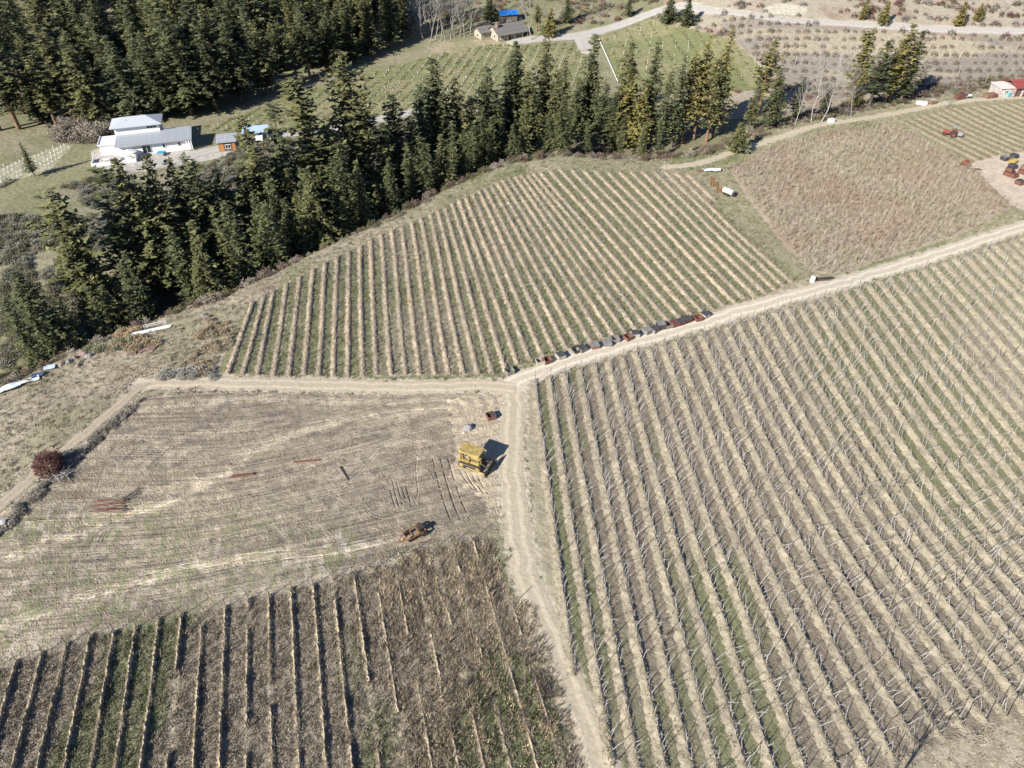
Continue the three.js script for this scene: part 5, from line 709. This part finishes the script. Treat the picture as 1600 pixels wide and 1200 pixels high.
  sheetObj('white_bag', 'white bulk bag right of the red bins at the far end of the rim path', 'bag', 1511, 154, 1.5, 1.2, 1.6, 0.2, [0.75, 0.75, 0.76], 19);
}
{ // red tractor in the striped block, red cultivator by the yard
  const red = std([0.42, 0.09, 0.06], 0.5, { map: GRAIN }), o = thing('tractor', 'red and grey tractor working between the rows of the striped block', 'tractor', at(1484, 213), -0.35);
  part('hood', [rbox(1.5, 0.6, 0.7, -1.1, 1.15, 0, 0.1)], red, o); part('chassis', [rbox(3.0, 0.4, 0.5, -0.3, 0.75, 0, 0.06)], steel, o); part('seat', [rbox(0.5, 0.15, 0.5, 0.5, 1.25, 0), rbox(0.12, 0.5, 0.5, 0.75, 1.5, 0)], black, o);
  for (const s of [-1, 1]) { const w = part('wheel', new THREE.TorusGeometry(0.48, 0.2, 8, 20).translate(0.6, 0.66, s * 0.75), black, o); part('rim', cyl(0.34, 0.34, 0.2, 0.6, 0.66, s * 0.75, 14, 'z'), red, w); const u = part('wheel', new THREE.TorusGeometry(0.27, 0.12, 8, 16).translate(-1.5, 0.38, s * 0.6), black, o); part('rim', cyl(0.18, 0.18, 0.16, -1.5, 0.38, s * 0.6, 12, 'z'), red, u); part('fender', rbox(1.1, 0.08, 0.4, 0.6, 1.42, s * 0.75), red, o); part('roof_post', bar([0.95, 1.0, s * 0.55], [0.9, 2.35, s * 0.55], 0.04), steel, o); }
  part('canopy', rbox(1.3, 0.08, 1.3, 0.5, 2.38, 0), std([0.3, 0.3, 0.32], 0.6), o); part('steering_wheel', new THREE.TorusGeometry(0.2, 0.02, 6, 16).rotateX(1.2).translate(-0.1, 1.6, 0), black, o); part('sprayer', [rbox(1.2, 0.9, 1.1, 2.1, 0.9, 0, 0.2)], std([0.28, 0.27, 0.27], 0.6), o); o.scale.setScalar(1.1);
  const c = thing('cultivator', 'red cultivator parked at the corner of the striped block by the yard', 'farm implement', at(1507, 259), 0.5); part('frame', [bar([-1.4, 0.7, 0.5], [1.4, 0.7, 0.5], 0.1), bar([-1.4, 0.7, -0.5], [1.4, 0.7, -0.5], 0.1), bar([0, 0.7, -0.6], [0, 0.9, 1.4], 0.08), bar([-1.3, 0.7, -0.5], [-1.3, 0.7, 0.5], 0.08), bar([1.3, 0.7, -0.5], [1.3, 0.7, 0.5], 0.08)], red, c); for (let k = 0; k < 7; k++) part('tine', bar([-1.3 + k * 0.43, 0.7, k % 2 ? 0.5 : -0.5], [-1.3 + k * 0.43, 0.02, k % 2 ? 0.2 : -0.8], 0.05), steel, c); part('hopper', [rbox(1.6, 0.7, 0.6, 0, 1.1, 0, 0.1)], red, c);
  pile('pipe_heap', 'dark pipes lying by the lower corner of the gravel yard', 'pipes', 1521, 265, 8, 3.4, 0.8, [steel], -0.3, 71);
}
// ---------------------------------------------------------------- buildings
const glassDark = new THREE.MeshPhysicalMaterial({ color: lin(0.02, 0.025, 0.03), roughness: 0.08, metalness: 0, side: THREE.DoubleSide });
const whiteWall = std([0.8, 0.81, 0.82], 0.7), roofMetal = std([0.5, 0.53, 0.58], 0.45, { map: GRAIN }), frameW = std([0.8, 0.8, 0.8], 0.6);
function windowOn(parent, w, h, x, y, z, ry, mullions = 1) { // a framed pane proud of its wall; local +z looks outward
  const g = new THREE.Group(); g.name = 'window'; g.position.set(x, y, z); g.rotation.y = ry; parent.add(g);
  part('frame', [box(w + 0.16, 0.1, 0.12, 0, h / 2 + 0.03, 0.05), box(w + 0.16, 0.1, 0.12, 0, -h / 2 - 0.03, 0.05), ...Array.from({ length: mullions + 2 }, (_, k) => box(0.09, h, 0.1, -w / 2 + w * k / (mullions + 1), 0, 0.06))], frameW, g); part('pane', box(w - 0.02, h - 0.02, 0.03, 0, 0, 0.03), glassDark, g);
}
function slabRoof(x0, x1, z0, z1, yz0, yz1, t = 0.22) { return prism([[z0, yz0], [z1, yz1], [z1, yz1 + t], [z0, yz0 + t]], x1 - x0).rotateY(-Math.PI / 2).translate((x0 + x1) / 2, 0, 0); } // outline (z, y)
function hipRoof(w, d, h, over, y, cx, cz) { const W = w / 2 + over, D = d / 2 + over, r = Math.max(0.2, W - D), v = [[-W, 0, -D], [W, 0, -D], [W, 0, D], [-W, 0, D], [-r, h, 0], [r, h, 0], [-W, -0.2, -D], [W, -0.2, -D], [W, -0.2, D], [-W, -0.2, D]], t = [[0, 4, 5], [0, 5, 1], [2, 5, 4], [2, 4, 3], [3, 4, 0], [1, 5, 2], [6, 0, 1], [6, 1, 7], [7, 1, 2], [7, 2, 8], [8, 2, 3], [8, 3, 9], [9, 3, 0], [9, 0, 6], [6, 7, 8], [6, 8, 9]], p = []; for (const f of t) for (const i of f) p.push(v[i][0] + cx, v[i][1] + y, v[i][2] + cz); const g = new THREE.BufferGeometry(); g.setAttribute('position', new THREE.Float32BufferAttribute(p, 3)); g.setAttribute('uv', new THREE.Float32BufferAttribute(new Float32Array(p.length / 3 * 2).map((_, i) => p[Math.floor(i / 2) * 3 + (i % 2) * 2] * 0.3), 2)); g.computeVertexNormals(); return g; }
{ // white modern house
  const o = thing('white_house', 'modern white two-storey house with low metal roofs on the ledge behind the belt', 'house', at(240, 240, -0.1), 18 * Math.PI / 180);
  part('wall', [box(18.2, 3.4, 6.6, 0.9, 1.2, -3.4)], whiteWall, o); part('wall', [box(11.6, 6.4, 6.4, -3.2, 2.7, -9.6)], whiteWall, o); part('wall', [box(5, 3.3, 6.5, -10.8, 1.1, -6.0)], whiteWall, o);
  part('roof', [slabRoof(-8.9, 10.8, 0.9, -7.4, 3.05, 3.75)], roofMetal, o);
  const up = part('roof', [hipRoof(11.6, 6.4, 1.5, 0.9, 6.1, -3.2, -9.6)], std([0.46, 0.49, 0.53], 0.5), o); part('vent', [cyl(0.12, 0.12, 0.5, -5.5, 6.9, -8.2), cyl(0.12, 0.12, 0.5, 0, 6.9, -8.4)], steel, up);
  part('roof', [box(5.6, 0.2, 7, -10.8, 2.85, -6.0), box(5.6, 0.3, 0.15, -10.8, 3.05, -2.55), box(0.15, 0.3, 7, -13.55, 3.05, -6.0)], std([0.72, 0.73, 0.74], 0.7), o);
  windowOn(o, 2.2, 1.9, -1.3, 1.5, -0.1, 0, 1); windowOn(o, 0.7, 0.9, 3.2, 1.9, -0.1, 0, 0); windowOn(o, 0.7, 0.9, 7.2, 1.9, -0.1, 0, 0); windowOn(o, 2.6, 1.6, -5.6, 1.4, -0.1, 0, 2);
  windowOn(o, 2.6, 0.7, 0.6, 5.2, -6.4, 0, 2); windowOn(o, 1.0, 1.6, -9.0, 4.6, -8.0, -Math.PI / 2, 0); windowOn(o, 0.9, 1.5, -9.0, 4.5, -11, -Math.PI / 2, 0); windowOn(o, 1.6, 1.4, -13.3, 1.4, -5, -Math.PI / 2, 1);
  for (const x of [9.2, 9.8, 10.4]) part('porch_post', rbox(0.22, 3.0, 0.22, x, 1.5, 0.6, 0.02), frameW, o);
  part('terrace', [box(11, 0.5, 4.6, -9.5, -0.05, 2.3)], std([0.5, 0.5, 0.5], 0.9, { map: GRAIN }), o);
  part('parapet', [box(11, 0.9, 0.2, -9.5, 0.6, 4.6), box(0.2, 0.9, 4.6, -15, 0.6, 2.3), box(0.2, 0.9, 3.4, -8, 0.6, 2.9), box(0.2, 0.9, 4.2, -4, 0.6, 2.5)], whiteWall, o);
  const tub = thing('hot_tub', 'turquoise hot tub beside the front wall of the white house', 'hot tub', [0, 0, 0]); { const q = o.localToWorld(new THREE.Vector3(1.8, 0.1, 1.6)); tub.position.copy(q); part('shell', rbox(1.9, 0.8, 1.9, 0, 0.4, 0, 0.15), std([0.3, 0.27, 0.25], 0.8), tub); part('cover', rbox(2.0, 0.1, 2.0, 0, 0.86, 0), std([0.05, 0.32, 0.48], 0.6), tub); }
  const um = thing('garden_umbrella', 'white open garden umbrella on the terrace of the white house', 'umbrella', [0, 0, 0]); { o.updateMatrixWorld(true); um.position.copy(o.localToWorld(new THREE.Vector3(-5.5, 0.1, 2.4))); tub.position.copy(o.localToWorld(new THREE.Vector3(2.2, 0, 1.6))); part('canopy', new THREE.ConeGeometry(2.1, 0.7, 8).translate(0, 2.5, 0), std([0.8, 0.8, 0.78], 0.8), um); part('pole', cyl(0.05, 0.05, 2.5, 0, 1.25, 0), steel, um); }
  const sets = [[-11.5, 2.0, 'left white table on the terrace of the white house'], [-6, 3.4, 'right white table on the terrace of the white house']]; for (const [x, z, l] of sets) { const t = thing('garden_table', l, 'table', [0, 0, 0]); t.position.copy(o.localToWorld(new THREE.Vector3(x, 0.2, z))); part('tabletop', rbox(1.8, 0.08, 0.9, 0, 0.74, 0), frameW, t); for (const a of [-1, 1]) for (const b of [-1, 1]) part('leg', box(0.08, 0.7, 0.08, a * 0.8, 0.35, b * 0.35), frameW, t); }
  const g = thing('garage', 'small garage with pale metal roof and orange doors right of the white house', 'garage', at(357, 236), 0.25); part('wall', [box(4.6, 2.6, 3.8, 0, 1.2, -1.9)], std([0.12, 0.1, 0.09], 0.9), g); part('roof', [slabRoof(-2.7, 2.7, 0.5, -4.3, 2.55, 3.2, 0.15)], roofMetal, g); part('door', [box(1.3, 2.1, 0.08, -1.5, 1.05, 0.06)], std([0.42, 0.19, 0.06], 0.7), g); part('door', [box(0.9, 2.1, 0.08, 1.75, 1.05, 0.06)], std([0.42, 0.19, 0.06], 0.7), g); windowOn(g, 1.4, 1.0, 0.2, 1.3, 0.05, 0, 1);
  const s = thing('carport', 'carport with a pale blue roof between thin trees right of the garage', 'carport', at(402, 217), 0.2); part('roof', [slabRoof(-3.6, 3.6, 2.2, -2.4, 2.5, 2.9, 0.12)], std([0.42, 0.55, 0.75], 0.5), s); for (const x of [-3.3, 0, 3.3]) for (const z of [-2.1, 1.9]) part('post', rbox(0.14, 2.6, 0.14, x, 1.3, z), frameW, s);
  const v = thing('parked_car', 'white car parked under the pale blue carport', 'car', [0, 0, 0], 0.2 + Math.PI / 2); s.updateMatrixWorld(true); v.position.copy(s.localToWorld(new THREE.Vector3(1, 0, 0.5))); part('body', [prism([[-2.1, 0.35], [2.1, 0.35], [2.15, 0.75], [1.2, 0.95], [0.6, 1.42], [-1.3, 1.45], [-1.9, 0.98], [-2.15, 0.85]], 1.6, 0.06)], frameW, v); for (const a of [-1.3, 1.3]) for (const z of [-0.8, 0.8]) part('wheel', cyl(0.33, 0.33, 0.22, a, 0.33, z, 14, 'z'), black, v); part('window', [box(1.9, 0.36, 1.75, -0.35, 1.18, 0)], glassDark, v);
}
{ // white irrigation pipe down the green plot
  const o = thing('irrigation_pipe', 'long straight white pipe running down the green plot behind the belt', 'pipe', [0, 0, 0]), q = []; for (let i = 0; i <= 10; i++) q.push(P(lerp(936, 966, i / 10), lerp(62, 130, i / 10))); part('pipe', q.slice(1).map((b, i) => bar([q[i][0], q[i][2] + 0.25, -q[i][1]], [b[0], b[2] + 0.25, -b[1]], 0.16, 0.16, 6)), std([0.75, 0.75, 0.74], 0.6), o);
}
{ // tan house with grey roof, blue-roofed shed behind it
  const tan = std([0.56, 0.495, 0.385], 0.85, { map: GRAIN }), roofG = std([0.27, 0.25, 0.23], 0.9, { map: STREAK }), o = thing('tan_house', 'tan single-storey house with a grey gable roof beside the leafless poplars', 'house', at(778, 66, -0.2), 32.7 * Math.PI / 180);
  part('wall', [prism([[-3.6, 0], [3.6, 0], [3.6, 3.1], [0, 5.0], [-3.6, 3.1]], 11.5).rotateY(-Math.PI / 2).translate(5.8, 0, -3.6)], tan, o);
  part('wall', [prism([[-2.6, 0], [2.6, 0], [2.6, 2.9], [0, 4.2], [-2.6, 2.9]], 6).rotateY(-Math.PI / 2).translate(-1.2, 0, -7.6)], tan, o);
  part('roof', [slabRoof(-0.7, 13.2, 1.5, -3.62, 2.5, 5.05, 0.2), slabRoof(-0.7, 12.3, -3.58, -7.9, 5.05, 2.9, 0.2)], roofG, o);
  part('roof', [slabRoof(-4.8, 1.5, -4.4, -7.62, 2.7, 4.3, 0.2), slabRoof(-4.8, 1.5, -7.58, -10.8, 4.3, 2.7, 0.2)], roofG, o);
  part('chimney', [box(0.9, 2.4, 0.9, 1.2, 5.0, -2.4), box(1.05, 0.15, 1.05, 1.2, 6.22, -2.4)], std([0.4, 0.32, 0.24], 0.9, { map: GRAIN }), o);
  for (const x of [0.3, 3.6, 6.9, 10.2, 12.6]) part('porch_post', box(0.16, 2.4, 0.16, x, 1.2, 1.2), std([0.3, 0.24, 0.17]), o);
  windowOn(o, 0.9, 1.3, -0.02, 1.7, -2.4, -Math.PI / 2, 0); windowOn(o, 0.9, 1.0, -0.02, 1.8, -5, -Math.PI / 2, 0); windowOn(o, 1.4, 1.2, 2, 1.6, 0.02, 0, 1); windowOn(o, 1.8, 1.2, 8.6, 1.6, 0.02, 0, 1); part('door', box(1.0, 2.1, 0.08, 5.2, 1.05, 0.05), std([0.12, 0.09, 0.07]), o); windowOn(o, 1.0, 1.0, -4.25, 1.6, -7.6, -Math.PI / 2, 0);
  part('terrace', box(13, 0.3, 1.6, 6.2, 0.05, 0.75), std([0.35, 0.31, 0.26], 0.9), o);
  const s = thing('blue_shed', 'shed with a bright blue roof behind the tan house', 'shed', at(793, 32), 0.3); part('wall', [box(6.6, 2.6, 4.4, 0, 1.3, 0)], std([0.15, 0.13, 0.12]), s); part('roof', [slabRoof(-3.8, 3.8, 2.7, 0.02, 2.4, 3.6, 0.14), slabRoof(-3.8, 3.8, -0.02, -2.7, 3.6, 2.4, 0.14)], std([0.03, 0.2, 0.62], 0.5), s); part('door', box(1.6, 2.1, 0.08, 0, 1.05, 2.24), std([0.25, 0.22, 0.2]), s);
}
{ // red-roofed shed at the far right
  const o = thing('red_roof_shed', 'white farm shed with a red roof at the far right end of the rim path', 'shed', at(1588, 152, -0.1), 0.12), red = std([0.45, 0.10, 0.09], 0.6, { map: STREAK }), pk = std([0.66, 0.58, 0.55], 0.85, { map: GRAIN });
  part('wall', [box(13, 3.0, 6, 5.0, 1.5, -3.4)], pk, o); part('wall', [box(4.6, 2.8, 5, -3.6, 1.4, -2.9)], pk, o); part('roof', [slabRoof(-1.6, 12, 0.6, -3.42, 2.9, 4.3, 0.16), slabRoof(-1.6, 12, -3.38, -7.2, 4.3, 2.9, 0.16)], red, o); part('roof', [slabRoof(-6.2, -1.7, 0.1, -5.6, 2.85, 3.1, 0.16)], std([0.7, 0.6, 0.56], 0.7), o);
  for (const x of [0.4, 2.9, 6.3]) part('door', box(1.5, 2.3, 0.1, x, 1.15, -0.38), std([0.1, 0.08, 0.08]), o); windowOn(o, 1.2, 1.0, -3.8, 1.7, -0.38, 0, 1); for (const x of [-1.2, 1.6, 4.6, 8]) part('porch_post', box(0.18, 2.8, 0.18, x, 1.4, 0.3), red, o);
}
//OBJ-END
const renderer = new THREE.WebGLRenderer({ antialias: true });
renderer.toneMapping = THREE.LinearToneMapping; renderer.toneMappingExposure = EXPOSURE;
renderer.shadowMap.enabled = true; renderer.setSize(1024, 768);
renderer.render(scene, camera);
